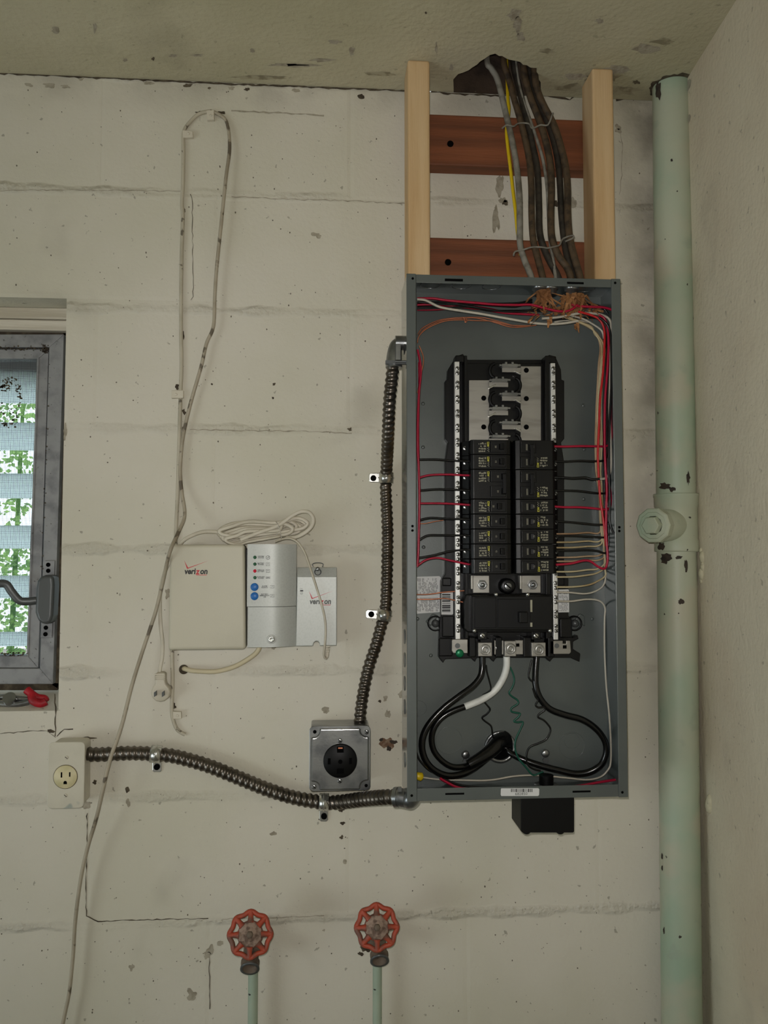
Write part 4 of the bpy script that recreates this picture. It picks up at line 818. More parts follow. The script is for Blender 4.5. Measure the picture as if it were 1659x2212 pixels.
# brown paper filler torn from the old cables
pf = MB(); r = random.Random(15)
def strip(px, py, ang, L, y):
    pts = []
    for i in range(4):
        pts.append(P(px + math.sin(ang + i*.12*r.uniform(-1, 1))*L*i/3, py + math.cos(ang)*L*i/3, y - .006*math.sin(i) + r.uniform(-.003, .003)))
    w = r.uniform(.0018, .0042); tw = r.uniform(-.6, .6); vs = []
    for i, p in enumerate(pts):
        d = Vector((math.cos(tw+i*.35), math.sin(tw+i*.35)*.8, math.sin(ang)*-.5)); vs += [p - d*w*(1.1-.12*i), p + d*w*(1.1-.12*i)]
    vs2 = [v + Vector((.0002, .0005, 0)) for v in vs]
    pf.add(vs + vs2, [(2*i, 2*i+1, 2*i+3, 2*i+2) for i in range(3)] + [(8+2*i, 8+2*i+2, 8+2*i+3, 8+2*i+1) for i in range(3)])
for (cx, cy, sp, k, L, ya_) in ((1172, 628, 13, 46, 26, -.160), (1236, 640, 15, 40, 26, -.158), (1255, 640, 16, 26, 24, -.150)):
    for i in range(k): strip(cx + r.gauss(0, sp*.5), cy + r.uniform(-8, 6), r.gauss(0, .5), L*1.3*r.uniform(.7, 1.5), ya_ + r.uniform(-.012, .02))
for i in range(60): strip(r.uniform(1150, 1290), r.uniform(655, 682), r.gauss(0, .9), r.uniform(8, 20), -.150 + r.uniform(-.015, .02))
for (cx, cy, a, L) in ((1160, 678, -1.0, 24), (1165, 682, -.8, 28), (1172, 676, -1.1, 30), (1185, 690, .05, 18), (1190, 684, -.1, 20), (1150, 686, -.7, 16), (1247, 697, .15, 22), (1245, 700, -.2, 14)): strip(cx, cy, a, L, -.176)
tag(pf.build('paper_filler', M['paper']), 'torn brown paper filler under the panel top where cables enter', 'paper', kind='stuff')

# ------------------------------------------------------------------ cables above the panel
G3 = 'old cables between ceiling and panel'
def cab(pts, r, mat, lb, ys=(-.06, -.150), flat=None, dy=0):
    q = []
    k = len(pts)-1
    for i, p in enumerate(pts):
        a, b = c4(*p); t_ = i/k; y = -.058 - .012*t_ if b < 330 else None
        f_ = max(0, min(1, (b-130)/470)); y = -.060 + (-.150+.060)*(f_**1.3)
        q.append(P(a, b, y + dy))
    top = q[0] + Vector((0, .01, .10)); end = q[-1] + Vector((0, 0, -.015))
    path = smoothpath([top] + q + [end], 5)
    return tag(MB().tube(path, r, 10, flat=flat).build('cable', M[mat], org=path[-1]), lb, 'cable', G3)
cab([(530, 78), (555, 130), (590, 190), (618, 290), (650, 430), (680, 560), (708, 720), (724, 900), (726, 1050), (728, 1180), (752, 1270), (795, 1378)], .0056, 'gcable', 'pale grey cable at the edge of the bundle nearest the conduit', dy=-.006)
cab([(655, 300), (662, 380), (648, 500), (655, 600), (670, 720), (688, 880), (703, 1000), (712, 1100), (730, 1200)], .0032, 'yellow', 'yellow cable showing behind the pale grey cable', dy=.014)
cab([(630, 85), (660, 190), (692, 310), (727, 430), (760, 560), (786, 700), (796, 850), (797, 1000), (806, 1150), (832, 1260), (862, 1378)], .0060, 'bcable', 'brown cloth cable next to the pale grey cable', dy=-.004)
cab([(690, 100), (722, 250), (764, 430), (804, 600), (832, 750), (840, 950), (846, 1120), (885, 1240), (955, 1378)], .0062, 'dcable', 'dark cloth cable running behind the two brown cables', dy=.004)
cab([(705, 110), (735, 280), (785, 430), (830, 560), (868, 690), (890, 850), (897, 1000), (905, 1150), (925, 1270), (940, 1378)], .0030, 'gcable', 'thin grey cable between the dark and brown cables', dy=.0)
cab([(750, 130), (785, 290), (838, 430), (880, 560), (908, 700), (916, 850), (912, 1000), (918, 1140), (955, 1245), (1008, 1320), (1030, 1378)], .0064, 'bcable', 'brown cloth cable in the middle of the bundle', dy=-.006)
cab([(785, 140), (818, 280), (874, 410), (925, 550), (956, 700), (968, 850), (975, 1000), (988, 1130), (1008, 1250), (1045, 1378)], .0060, 'dcable', 'dark brown cloth cable tucked beside the outermost cable', dy=.003)
cab([(815, 150), (828, 250), (868, 350), (930, 470), (972, 600), (1000, 720), (1012, 850), (1013, 1000), (1024, 1140), (1052, 1260), (1085, 1378)], .0064, 'bcable', 'outermost brown cloth cable nearest the green pipe', dy=-.008)
for pts, lb in (([(622, 490), (650, 470), (690, 478), (720, 460), (780, 462), (802, 490), (850, 470), (895, 468), (925, 398)], 'twisted wire tie round the cables at the upper crosspiece'), ([(690, 1250), (700, 1226), (745, 1216), (800, 1200), (860, 1200), (890, 1205), (940, 1195), (965, 1185), (985, 1150), (1040, 1130), (1044, 1145), (1000, 1165)], 'twisted wire tie round the cables at the lower crosspiece')):
    q = []
    for i, p in enumerate(pts):
        a, b = c4(*p); f_ = max(0, min(1, (b-130)/470)); q.append(P(a, b, -.060-.09*f_**1.3 - .0155))
    path = smoothpath(q, 5); tag(MB().tube(path, .0016, 7).build('wire_tie', M['gcable'], org=path[0]), lb, 'wire tie', 'wire ties on the old cables')

# ------------------------------------------------------------------ black box under the panel
bx = thing('surge_protector', 'black plastic surge protector box hanging under the panel', 'surge protector', P(1183, 1799, -.15))
MB().pp([(1125, 1722), (1240.6, 1722), (1240.6, 1797), (1238, 1799), (1129, 1799), (1125, 1795)], -.186, -.118).build('body', M['blackm'], bx, .003)
for px in (1138, 1211):
    c = P(px, 1799, -.175); MB().ball((c.x, -.172, c.z+.001), .007, (1, 1, .6), 10).build('foot', M['blackm'], bx)
c = P(1180, 1695, -.15); MB().cyl((c.x, -.15, Z0-.001), (c.x, -.15, Z0+.026), .0125, n=20).build('nipple', M['black'], bx)
MB().lathe((c.x, -.15, Z0+t), (0, 0, 1), [(.0125, .002), (.021, .002), (.021, .008), (.0125, .008)], 16).build('locknut', M['steel'], bx)

# ------------------------------------------------------------------ flexible conduit
def conduit(pts, R, pitch, label, ends):
    path = resample(smoothpath([P(*p) for p in pts], 16), pitch/8)
    rf = lambda i, t_: R*(1 - .17*(.5-.5*math.cos(2*math.pi*(i/8 - t_/(2*math.pi))))**1.0)
    root = thing('conduit', label, 'conduit', path[-1], 'flexible steel conduits')
    MB().tube(path, R, 16, rfun=rf).build('corrugated_tube', M['cond'], root); return root, path
cd1, p1 = conduit([(849, 792, -.150), (846, 820, -.147), (841, 870, -.13), (838, 940, -.09), (836, 990, -.048), (834, 1030, -.0185), (833.5, 1060, -.0185), (837, 1140, -.0185), (837, 1180, -.0185), (836, 1240, -.0185), (834, 1300, -.0185), (830, 1330, -.0185), (822, 1358, -.0185), (812, 1395, -.02), (797, 1440, -.024), (786, 1490, -.027), (780, 1530, -.029), (776, 1572, -.03)], .0118, .0108, 'vertical flexible steel conduit from panel side to the square metal outlet', None)
e = MB(); a = P(851, 792, -.150); zc_ = P(860, 741, -.150).z
e.tube(smoothpath([a+Vector((0, 0, -.002)), a+Vector((.0005, 0, .02)), Vector((a.x+.004, -.15, zc_-.006)), Vector((a.x+.014, -.15, zc_)), Vector((X0-.004, -.15, zc_))], 6), .0135, 16, rfun=lambda i, t_: .0150 - .0003*min(i, 10))
e.cyl((X0-.016, -.15, zc_), (X0, -.15, zc_), .0128, n=18); e.box(a.x+.002, a.x+.010, -.168, -.16, zc_-.034, zc_-.006)
e.build('elbow_connector', M['steel'], cd1)
MB().box(a.x-.016, a.x+.018, -.1675, -.160, a.z+.001, a.z+.007).cyl((a.x+.0, -.172, a.z+.004), (a.x+.020, -.172, a.z+.004), .0022, n=8).build('clamp_screw', M['dgrey'], cd1)
cd2, p2 = conduit([(183, 1628.5, -.0225), (214, 1629.7, -.0225), (265, 1627, -.0195), (301, 1627, -.0185), (337, 1629, -.0185), (373, 1633, -.0185), (410, 1642, -.0185), (455, 1656, -.0185), (520, 1682, -.0185), (580, 1706, -.0185), (640, 1724, -.0185), (700, 1733.5, -.0185), (740, 1732, -.035), (785, 1726, -.075), (830, 1722, -.12), (858, 1721, -.138)], .0135, .0112, 'horizontal flexible steel conduit from painted outlet to panel bottom', None)
e = MB(); a = P(853, 1722, -.137); bz = Z0 - .006
e.tube(smoothpath([a, P(862, 1722, -.14), P(880, 1726, -.145), Vector((X0+.010, -.150, bz-.004)), Vector((X0+.016, -.152, Z0+.001))], 6), .0150, 16, rfun=lambda i, t_: .0158)
e.cyl(a, P(861, 1722, -.14), .0172, n=18); e.box(a.x+.004, a.x+.010, -.155, -.148, a.z+.014, a.z+.021)
e.build('elbow_connector', M['steel'], cd2)
def strap(bandpix, ear, holep, ry, vertical, R, cyy, lb):
    root = thing('conduit_strap', lb, 'strap', P(*holep, 0), 'conduit straps')
    a, b = P(*bandpix[0], cyy), P(*bandpix[1], cyy)      # the tube's axis inside the strap
    d = (b-a).normalized(); q = Vector((0, -1, 0)); s = d.cross(q).normalized(); mb = MB(); n = 14; vs = []
    for c in (a, b):
        for i in range(n+1):
            t_ = math.pi*(-.06 + 1.12*i/n); rr = R + .0012; vs.append(c + s*math.cos(t_)*rr + q*math.sin(t_)*rr)
        for i in range(n+1):
            t_ = math.pi*(-.06 + 1.12*i/n); rr = R; vs.append(c + s*math.cos(t_)*rr + q*math.sin(t_)*rr)
    m1 = n+1; fs = []
    for i in range(n):
        fs += [(i, i+1, 2*m1+i+1, 2*m1+i), (m1+i, 3*m1+i, 3*m1+i+1, m1+i+1), (i, m1+i, m1+i+1, i+1), (2*m1+i, 2*m1+i+1, 3*m1+i+1, 3*m1+i)]
    fs += [(0, 2*m1, 3*m1, m1), (n, m1+n, 3*m1+n, 2*m1+n)]
    mb.add(vs, fs, 0, True)
    mid = (a+b)/2; mb.build('band', M['bright'], root, 0)
    MB().tube([a + d*((b-a).length*.5) + (s*math.cos(t_) + q*math.sin(t_))*(R+.0014) for t_ in [math.pi*i/16 for i in range(17)]], .0016, 6).build('band_rib', M['bright'], root)
    er = MB().pp(ear, -.0035, -.0003).build('ear', M['bright'], root, .001)
    c = P(*holep, -.004); MB().cyl((c.x, -.0062, c.z), (c.x, -.0034, c.z), .0056, n=16).build('anchor_screw', M['hole'], er)
strap([(834.5, 1021), (834, 1044)], [(797, 1025), (800, 1022), (828, 1022), (828, 1042), (800, 1042), (797, 1039)], (806.5, 1033), 0, True, .0128, -.0185, 'upper strap on the vertical steel conduit')
strap([(832, 1317), (828.5, 1340)], [(790, 1320), (794, 1316.5), (822, 1319), (820, 1338), (792, 1336), (790, 1333)], (802, 1327), 0, True, .0128, -.0185, 'lower strap on the vertical steel conduit')
strap([(326, 1628), (349, 1630)], [(329, 1640), (349, 1640), (349, 1664), (346, 1668), (332, 1668), (329, 1664)], (339, 1656.5), 0, False, .0145, -.0185, 'strap on the horizontal conduit nearer the painted outlet')
strap([(689, 1732.5), (710, 1733)], [(690, 1744), (709, 1744), (709, 1771), (706, 1775), (693, 1775), (690, 1771)], (700, 1763), 0, False, .0145, -.0185, 'strap on the horizontal conduit below the square metal outlet')

# ------------------------------------------------------------------ square metal outlet
so = thing('range_outlet', 'square galvanised metal outlet box with round black receptacle', 'outlet', P(734, 1709, -.03))
YC = -.062
bl = [P(p[0], p[1], YC) for p in ((669, 1569), (802, 1568), (801, 1707), (667, 1708))]
x0, x1, z0, z1 = (bl[0].x+bl[3].x)/2+.003, (bl[1].x+bl[2].x)/2-.003, (bl[2].z+bl[3].z)/2+.002, (bl[0].z+bl[1].z)/2
MB().box(x0, x1, YC+.002, -.0005, z0, z1).build('box', M['steel'], so, .003)
x0 -= .003; x1 += .002; z0 -= .003
def rrect(x0, x1, z0, z1, r, n=5):
    out = []
    for cx, cz, a0 in ((x1-r, z1-r, 0), (x0+r, z1-r, 90), (x0+r, z0+r, 180), (x1-r, z0+r, 270)):
        for i in range(n+1):
            t_ = math.radians(a0 + 90*i/n); out.append((cx + r*math.cos(t_), cz + r*math.sin(t_)))
    return out
cov = MB().prism(rrect(x0, x1, z0, z1, .008), YC, YC+.0025).build('cover', M['steel'], so, .0008)
i_ = .003; nt_ = .0185
cs = [(x0+nt_, z1-i_), (x0+nt_-.002, z1-nt_+.002), (x0+i_, z1-nt_)]
px_ = []
for (sx_, sz_) in ((0, 1), (0, 0), (1, 0), (1, 1)):
    cx, cz = (x0 if sx_ == 0 else x1), (z1 if sz_ == 1 else z0); dx, dz = (1 if sx_ == 0 else -1), (-1 if sz_ == 1 else 1)
    arc = [(cx + dx*(nt_-.0115 + .0115*math.cos(a)) , cz + dz*(nt_-.0115 + .0115*math.sin(a))) for a in [math.radians(-8 + 106*i/6) for i in range(7)]]
    arc = [(cx + dx*nt_, cz + dz*i_)] + arc[1:-1] + [(cx + dx*i_, cz + dz*nt_)]
    if (sx_, sz_) in ((1, 1), (0, 0)): arc = arc[::-1] if (sx_, sz_) == (0, 0) else arc
    if (sx_, sz_) == (0, 1): px_ += arc
    elif (sx_, sz_) == (0, 0): px_ += arc
    elif (sx_, sz_) == (1, 0): px_ += arc
    else: px_ += arc[::-1]
MB().prism(px_, YC-.007, YC).build('raised_face', M['steel'], so, .003, seg=3)
c = P(735, 1643, YC-.007); rc_ = MB().lathe((c.x, YC-.006, c.z), (0, -1, 0), [(.0305, 0), (.0305, .0035), (.029, .005), (.0001, .005)], 40).build('receptacle', M['blackm'], so)
yr = YC-.0112
for (dx, dz, w_, h_) in ((-.020, 0, .005, .011), (.0185, 0, .005, .011), (0, -.0175, .0125, .009)): MB().box(c.x+dx-w_/2, c.x+dx+w_/2, yr-.0002, yr, c.z+dz-h_/2, c.z+dz+h_/2).build('slot', M['hole'], rc_)
MB().box(c.x-.006, c.x+.006, yr-.0002, yr, c.z+.015, c.z+.026).build('slot', M['hole'], rc_); MB().box(c.x-.004, c.x+.004, yr-.0005, yr-.0001, c.z+.022, c.z+.0245).build('slot_contact', M['copper'], rc_)
MB().cyl((c.x, yr-.0003, c.z-.001), (c.x, yr, c.z-.001), .004, n=12).build('center_hole', M['hole'], rc_)
for p, y_ in (((734.5, 1600), YC-.0072), ((734, 1687), YC-.0072), ((792, 1581), YC-.0003), ((678.5, 1699.5), YC-.0003)):
    q = P(*p, y_); m_ = screwmesh(None, so, .0042); m_.v = [v + Vector((q.x, y_, q.z)) for v in m_.v]; m_.build('cover_screw', [M['steel'], M['hole']], so)
dot(680, 1581, YC-.0006, .0033, M['hole'], so, 'keyhole'); dot(791, 1697, YC-.0006, .0030, M['hole'], so, 'keyhole')

# ------------------------------------------------------------------ painted outlet by the window
po = thing('wall_outlet', 'painted metal wall outlet with single ivory receptacle below the window', 'outlet', P(144, 1747, -.02))
yo = -.046
q = [P(*p, yo) for p in ((104, 1605), (185, 1600), (181, 1747), (103, 1747))]
x0, x1, z0, z1 = (q[0].x+q[3].x)/2, (q[1].x+q[2].x)/2, q[3].z, (q[0].z+q[1].z)/2
MB().prism(rrect(x0+.003, x1-.002, z0+.002, z1-.002, .008), yo+.001, -.0005).build('box', M['oplate'], po, .002)
MB().prism(rrect(x0, x1, z0, z1, .009), yo-.002, yo+.001).build('cover_plate', M['oplate'], po, .0015)
c = P(141.5, 1678, yo-.002); rp = MB().lathe((c.x, yo-.0015, c.z), (0, -1, 0), [(.0205, 0), (.0205, .0016), (.0195, .0025), (.0001, .0025)], 32).build('receptacle', M['ivory'], po)
MB().lathe((c.x, yo-.002, c.z), (0, -1, 0), [(.0205, 0), (.0205, .0006), (.0213, .0006), (.0213, 0)], 32).build('receptacle_gap', M['dirt'], po)
for a in ((132.8, 1674, 3.2, 11.5), (150.6, 1673, 3, 9.8)): MB().pbox(a[0]-a[2]/2, a[1]-a[3]/2, a[0]+a[2]/2, a[1]+a[3]/2, yo-.0043, yo-.0038).build('slot', M['hole'], rp)
MB().pp([(137, 1694), (144.5, 1694), (144.5, 1690), (143, 1687.5), (140.8, 1686.8), (138.5, 1687.5), (137, 1690)], yo-.0043, yo-.0038).build('slot', M['hole'], rp)
for p in ((143.5, 1636.5), (141.5, 1718.5)):
    q = P(*p, yo-.002); m_ = screwmesh(None, po, .0034); m_.v = [v + Vector((q.x, yo-.0018, q.z)) for v in m_.v]; m_.build('cover_screw', [M['oplate'], M['dirt']], po)

# ------------------------------------------------------------------ fibre terminal with battery unit
ft = thing('network_terminal', 'beige fibre network terminal with silver battery unit and blue buttons', 'network box', P(500, 1403, -.03))
yt = -.062
q0 = [(367, 1176.5), (528, 1176), (531, 1403), (363, 1405)]
MB().pp(q0, yt, -.012).build('cover', M['ont'], ft, .006, seg=4)
MB().pp([(380, 1186), (637, 1184), (636, 1392), (376, 1395)], -.03, -.001).build('base', M['blackm'], ft, .002)
def curved(pt, pb, name, mat, bev=.0012):
    # front bows outward and falls back towards the far edge
    xl_, xr_ = P(pt[0], pt[1], yt).x, P(pt[2], pt[1], yt).x; zt_, zb_ = P(585, pt[1], yt).z, P(585, pb, yt).z; n = 16; prof = []
    for i in range(n+1):
        u = i/n; d = .0015*math.sin(u*math.pi/.9) if u < .45 else .0015 - .020*max(0, (u-.45)/.55)**2.2
        prof.append((xl_ + (xr_-xl_)*u, yt - d))
    prof += [(xr_, -.014), (xl_, -.014)]; k = len(prof); mb = MB()
    vs = [(a, b, zb_) for a, b in prof] + [(a, b, zt_) for a, b in prof]
    mb.add(vs, [list(range(k))[::-1], list(range(k, 2*k))]); mb.add(vs, [(i, i+1, k+i+1, k+i) for i in range(n)], 0, True); mb.add(vs, [(n, n+1, k+n+1, k+n), (n+1, n+2, k+n+2, k+n+1), (n+2, 0, k, k+n+2)])
    return mb.build(name, mat, ft)
curved((534.5, 1175.5, 640), 1310.2, 'battery_unit', M['silver']); curved((535, 1311.2, 639), 1398, 'battery_door', M['silver'])
YL = yt-.0018
for i, (py, mt) in enumerate(((1204, 'ledg'), (1218.6, 'ledg'), (1233.5, 'ledr'), (1247.8, 'ledg'))):
    c = P(550.5, py, YL); MB().lathe((c.x, YL+.001, c.z), (0, -1, 0), [(.0031, 0), (.003, .0012), (.0018, .0018), (.0001, .002)], 14).build('indicator_light', M[mt], ft)
for py in (1268, 1287.8):
    c = P(549.7, py, YL); MB().lathe((c.x, YL+.001, c.z), (0, -1, 0), [(.0072, 0), (.0072, .0016), (.0062, .0026), (.0001, .0028)], 20).build('button', M['blue'], ft)
for py, s in ((1204, 'SYSTEM\nSTATUS'), (1218.6, 'BATTERY\nPOWER'), (1233.5, 'REPLACE\nBATTERY'), (1248, 'AUXILIARY\nPOWER')):
    words(s, .0030, P(563.6, py-.3, YL-.0003), M['gink'], ft, sx=1.0, off=.00008)
for py, s in ((1268, 'ALARM\nSILENCE'), (1287, 'BATTERY\nEMERGENCY\nUSE')): words(s, .0030, P(571.5, py-.3, YL-.0006), M['gink'], ft, sx=1.0, off=.00008)
ic = MB()
c = P(578.7, 1204.5, YL-.0006); ic.tube([Vector((c.x+math.cos(a)*.0034, c.y, c.z+math.sin(a)*.0034)) for a in [i*.4488 for i in range(14)]], .0003, 4, closed=True); ic.tube([c+Vector((-.0015, 0, .0002)), c+Vector((-.0004, 0, -.0014)), c+Vector((.0022, 0, .0022))], .0003, 4)
for (px, py, w_, h_) in ((578.7, 1219, .0034, .0026), (578.7, 1233.5, .0034, .0026), (579, 1248, .0038, .0012), (588, 1267.5, .0034, .0024), (588, 1287, .0036, .0024)):
    c = P(px, py, YL-.0007); ic.tube([c+Vector(v) for v in ((-w_, 0, -h_), (w_, 0, -h_), (w_, 0, h_), (-w_, 0, h_))], .00028, 4, closed=True)
    ic.tube([c+Vector((-w_*.6, 0, -h_*.5)), c+Vector((0, 0, h_*.5)), c+Vector((w_*.7, 0, -h_*.3))], .00026, 4)
ic.build('icons', M['gink'], ft)
c = P(586, 1381, YL); lk = MB().lathe((c.x, YL+.002, c.z), (0, -1, 0), [(.0088, -.002), (.0085, .0022), (.0066, .0026), (.006, .0008)], 22).build('lock_rim', M['silver'], ft)
MB().lathe((c.x+.0004, YL+.001, c.z), (0, -1, 0), [(.0058, 0), (.0056, .003), (.003, .0032), (.0026, .001), (.0001, .001)], 18).build('lock_screw', M['bright'], lk)
def logo(px, py, wpx, y, par, black):
    c = P(px, py, y-.0003); k = wpx/49.0
    x = c.x - .5*49*k*.00086; zc_ = c.z
    for t_, mt, sz, dz in (('veri', black, .0148, 0), ('z', M['rink'], .0152, -.0003*k), ('on', black, .0148, 0)):
        o = words(t_, sz*k, (x, y-.0003, zc_+dz), mt, par, align='LEFT', off=.0005*k, shear=.14, sx=.86, name='logo')
        x = max(v.co.x for v in o.data.vertices) + ORG[par.name].x + .0002*k
    m_ = MB()
    for tri in ([(-26, -23.5), (-20.5, -7), (-19, -6), (-17.5, -7.2)], [(-19.5, -5.6), (-18, -8.0), (28, -24)], [(0, 7.2), (22.5, 7.0), (22.5, 8.2), (-.5, 8.4)]):
        m_.pp([(px+a*k, py+b_*k) for a, b_ in tri], y-.0004, y)
    m_.build('logo_check', M['rink'], par)
logo(424, 1234.5, 49, yt, ft, M['ink'])
# power adapter
pa = thing('power_adapter', 'silver plug-in power adapter box mounted beside the network terminal', 'power adapter', P(685, 1396, -.02))
ya = -.046
no = [(641.7, 1245), (728, 1245), (727.5, 1394.7), (690.5, 1395), (690, 1390), (687.5, 1386.5), (683.5, 1385), (680, 1386.5), (677.5, 1390), (676.5, 1395.8), (639, 1396)]
MB().pp(no, ya, -.001).build('body', M['silver'], pa, .0015)
m_ = MB(); a = [P(641.7, 1245, ya), P(728, 1245, ya)]; zt_ = P(686, 1226, ya+.012).z
m_.add([a[0], a[1], (a[1].x, ya+.012, zt_), (a[0].x, ya+.012, zt_), (a[0].x, -.001, a[0].z), (a[1].x, -.001, a[1].z), (a[1].x, -.001, zt_), (a[0].x, -.001, zt_)], [(0, 1, 2, 3), (7, 6, 5, 4), (0, 4, 5, 1), (3, 2, 6, 7), (0, 3, 7, 4), (1, 5, 6, 2)])
m_.build('top_slope', M['silver'], pa, .001)
c = P(686.5, 1236, ya); hk = MB().lathe((c.x, ya+.008, c.z), (0, -1, 0), [(.0001, 0), (.0045, 0), (.0048, .006), (.0062, .007), (.0070, .002)], 18).build('hanger_socket', M['dgrey'], pa)
MB().lathe((c.x, ya+.006, c.z+.006), (0, -1, 0), [(.0040, 0), (.0040, .010), (.0025, .012), (.0001, .012)], 14).build('hanger_screw', M['steel'], pa)
MB().tube(smoothpath([P(677, 1224, ya+.012), P(675, 1219, ya+.012), P(681, 1216, ya+.012), P(693, 1216, ya+.012), P(698, 1219, ya+.012), P(696, 1225, ya+.012)], 4), .0009, 6).build('hanger_loop', M['dgrey'], pa)
MB().pbox(648.3, 1274.8, 655, 1277.6, ya-.0004, ya).build('indicator_window', M['ink'], pa)
words('ON', .0030, P(651, 1272.2, ya-.0002), M['gink'], pa)
ic = MB(); c = P(651.3, 1281.7, ya-.0003); ic.tube([Vector((c.x+math.cos(a_)*.0021, c.y, c.z+math.sin(a_)*.0021)) for a_ in [i*.52 for i in range(12)]], .0002, 4, closed=True); ic.tube([c+Vector((-.001, 0, 0)), c+Vector((-.0003, 0, -.001)), c+Vector((.0015, 0, .0015))], .0002, 4)
ic.build('icons', M['gink'], pa)
logo(692.5, 1299.5, 47, ya, pa, M['gink'])
sr = MB(); z0_, z1_ = P(704, 1422, -.035).z, P(704, 1394, -.035).z; cx = P(706, 1405, -.035).x
for i in range(5):
    z = z1_ - (z1_-z0_)*i/5.5; sr.box(cx-.0022+i*.0003, cx+.0062-i*.0008, -.039, -.031, z-.0038, z)
sr.box(cx-.001, cx+.001, -.038, -.032, z0_, z1_+.002); sr.build('strain_relief', M['cord'], pa, .0006)
# power cord: out of the adapter, bundled above the terminal, down to its plug
pc_ = thing('power_cable', 'white power cord bundled above the network terminal, plug hanging free', 'cord', P(346, 1516, -.012))
pth = [(708, 1404, -.036), (706, 1418, -.037), (702.5, 1421, -.040), (699.5, 1414, -.044), (702, 1390, -.052), (703.5, 1362, -.052), (701.5, 1335, -.052), (694, 1303, -.052), (684, 1270, -.053), (676, 1245, -.053), (667, 1218, -.05), (659, 1196, -.05), (650, 1180, -.05), (640, 1169, -.05), (626, 1163, -.05), (612, 1164, -.047), (595, 1170, -.043)]
MB().tube(smoothpath([P(*p) for p in pth], 6), .0036, 10, flat=.62).build('cord', M['cord'], pc_)
MB().tube(smoothpath([P(*p) for p in ((474, 1150, -.03), (450, 1148, -.03), (430, 1151, -.03), (408, 1160, -.03), (393, 1171, -.026), (376, 1196, -.010), (362, 1222, -.009), (353, 1245, -.010), (347, 1272, -.012), (345.5, 1310, -.012), (347, 1350, -.012), (351, 1390, -.012), (350, 1420, -.012), (346, 1442, -.012), (344, 1456, -.012))], 6), .0036, 10, flat=.62).build('cord', M['cord'], pc_)
r = random.Random(6)
for i, (xl_, yl_, xr_, yr_, dt, db_) in enumerate(((476, 1144, 655, 1128, -6, 7), (473, 1150, 660, 1134, -8, 8), (478, 1156, 650, 1140, -7, 7), (482, 1160, 640, 1136, -5, 8), (474, 1146, 664, 1130, -10, 9), (488, 1164, 632, 1142, -5, 6))):
    y_ = -.022 - i*.0042
    q = [(xl_, yl_, y_), (xl_+24, yl_-12+i, y_), ((xl_*2+xr_)/3, (yl_*2+yr_)/3+dt-4, y_-.002), (600, (yl_*.33+yr_*.67)+dt*.6, y_-.004), (xr_-22, yr_-11, y_), (xr_, yr_-1, y_), (xr_-8, yr_+10, y_), (xr_-30, yr_+15, y_), (600, yr_+db_+11, y_-.003), ((xl_*2+xr_)/3, (yl_*2+yr_)/3+db_+8, y_), (xl_+30, yl_+12, y_), (xl_+6, yl_+8, y_)]
    MB().tube(smoothpath([P(*p) for p in q], 5, True), .0034, 8, closed=True, flat=.75).build('coil_loop', M['cord'], pc_)
MB().tube(smoothpath([P(*p) for p in ((520, 1166, -.048), (560, 1150, -.05), (595, 1138, -.05), (615, 1126, -.05), (634, 1112, -.05), (652, 1105, -.05), (668, 1107, -.05), (677, 1120, -.05), (674, 1136, -.05), (660, 1150, -.05), (640, 1160, -.048), (618, 1162, -.046))], 6), .0036, 10, flat=.75).build('coil_loop', M['cord'], pc_)
MB().tube(smoothpath([P(*p) for p in ((594, 1127, -.03), (598, 1129, -.054), (603, 1140, -.057), (607, 1155, -.057), (608, 1163, -.054), (604, 1166, -.03))], 5), .0009, 6).build('tie', M['wwhite'], pc_)
m_ = MB(); c = P(346, 1494, -.014)
pts = [(335, 1453.5), (356, 1453.5), (356, 1470), (358, 1478), (365, 1486), (368, 1496), (364, 1508), (355, 1515), (346, 1517), (336, 1515), (328, 1507), (325, 1496), (329, 1485), (335, 1477)]
pg = MB().pp(pts, -.026, -.002).build('plug', M['cord'], pc_, .004, seg=3)
for i in range(4):
    y_ = 1455.5 + i*4; MB().pbox(333.5, y_, 357, y_+2.0, -.0275, -.024).build('grip_rib', M['cord'], pg, .0005)
for px in (334, 351): MB().pp([(px-1.5, 1506), (px-1.5, 1496), (px+2.8, 1493), (px+3.2, 1503)], -.036, -.025).build('prong', M['dgrey'], pg)
# beige cable from the wall
tag(MB().tube(smoothpath([P(*p) for p in ((392, 1444, .03), (399, 1444.6, -.004), (412, 1448, -.013), (431, 1450, -.014), (468, 1450, -.014), (506, 1440, -.016), (540, 1421, -.018), (556, 1407, -.02), (563, 1392, -.022))], 6), .0046, 10).build('cable', M['bcord'], org=P(431, 1450, -.014)), 'thick beige cable from a wall hole into the battery unit', 'cable')
c = P(397, 1446, -.0008); MB().lathe((c.x, -.0012, c.z), (0, -1, 0), [(.0001, .0002), (.008, .0002), (.009, 0)], 18).build('wall_hole', M['dirt'], wall_back)
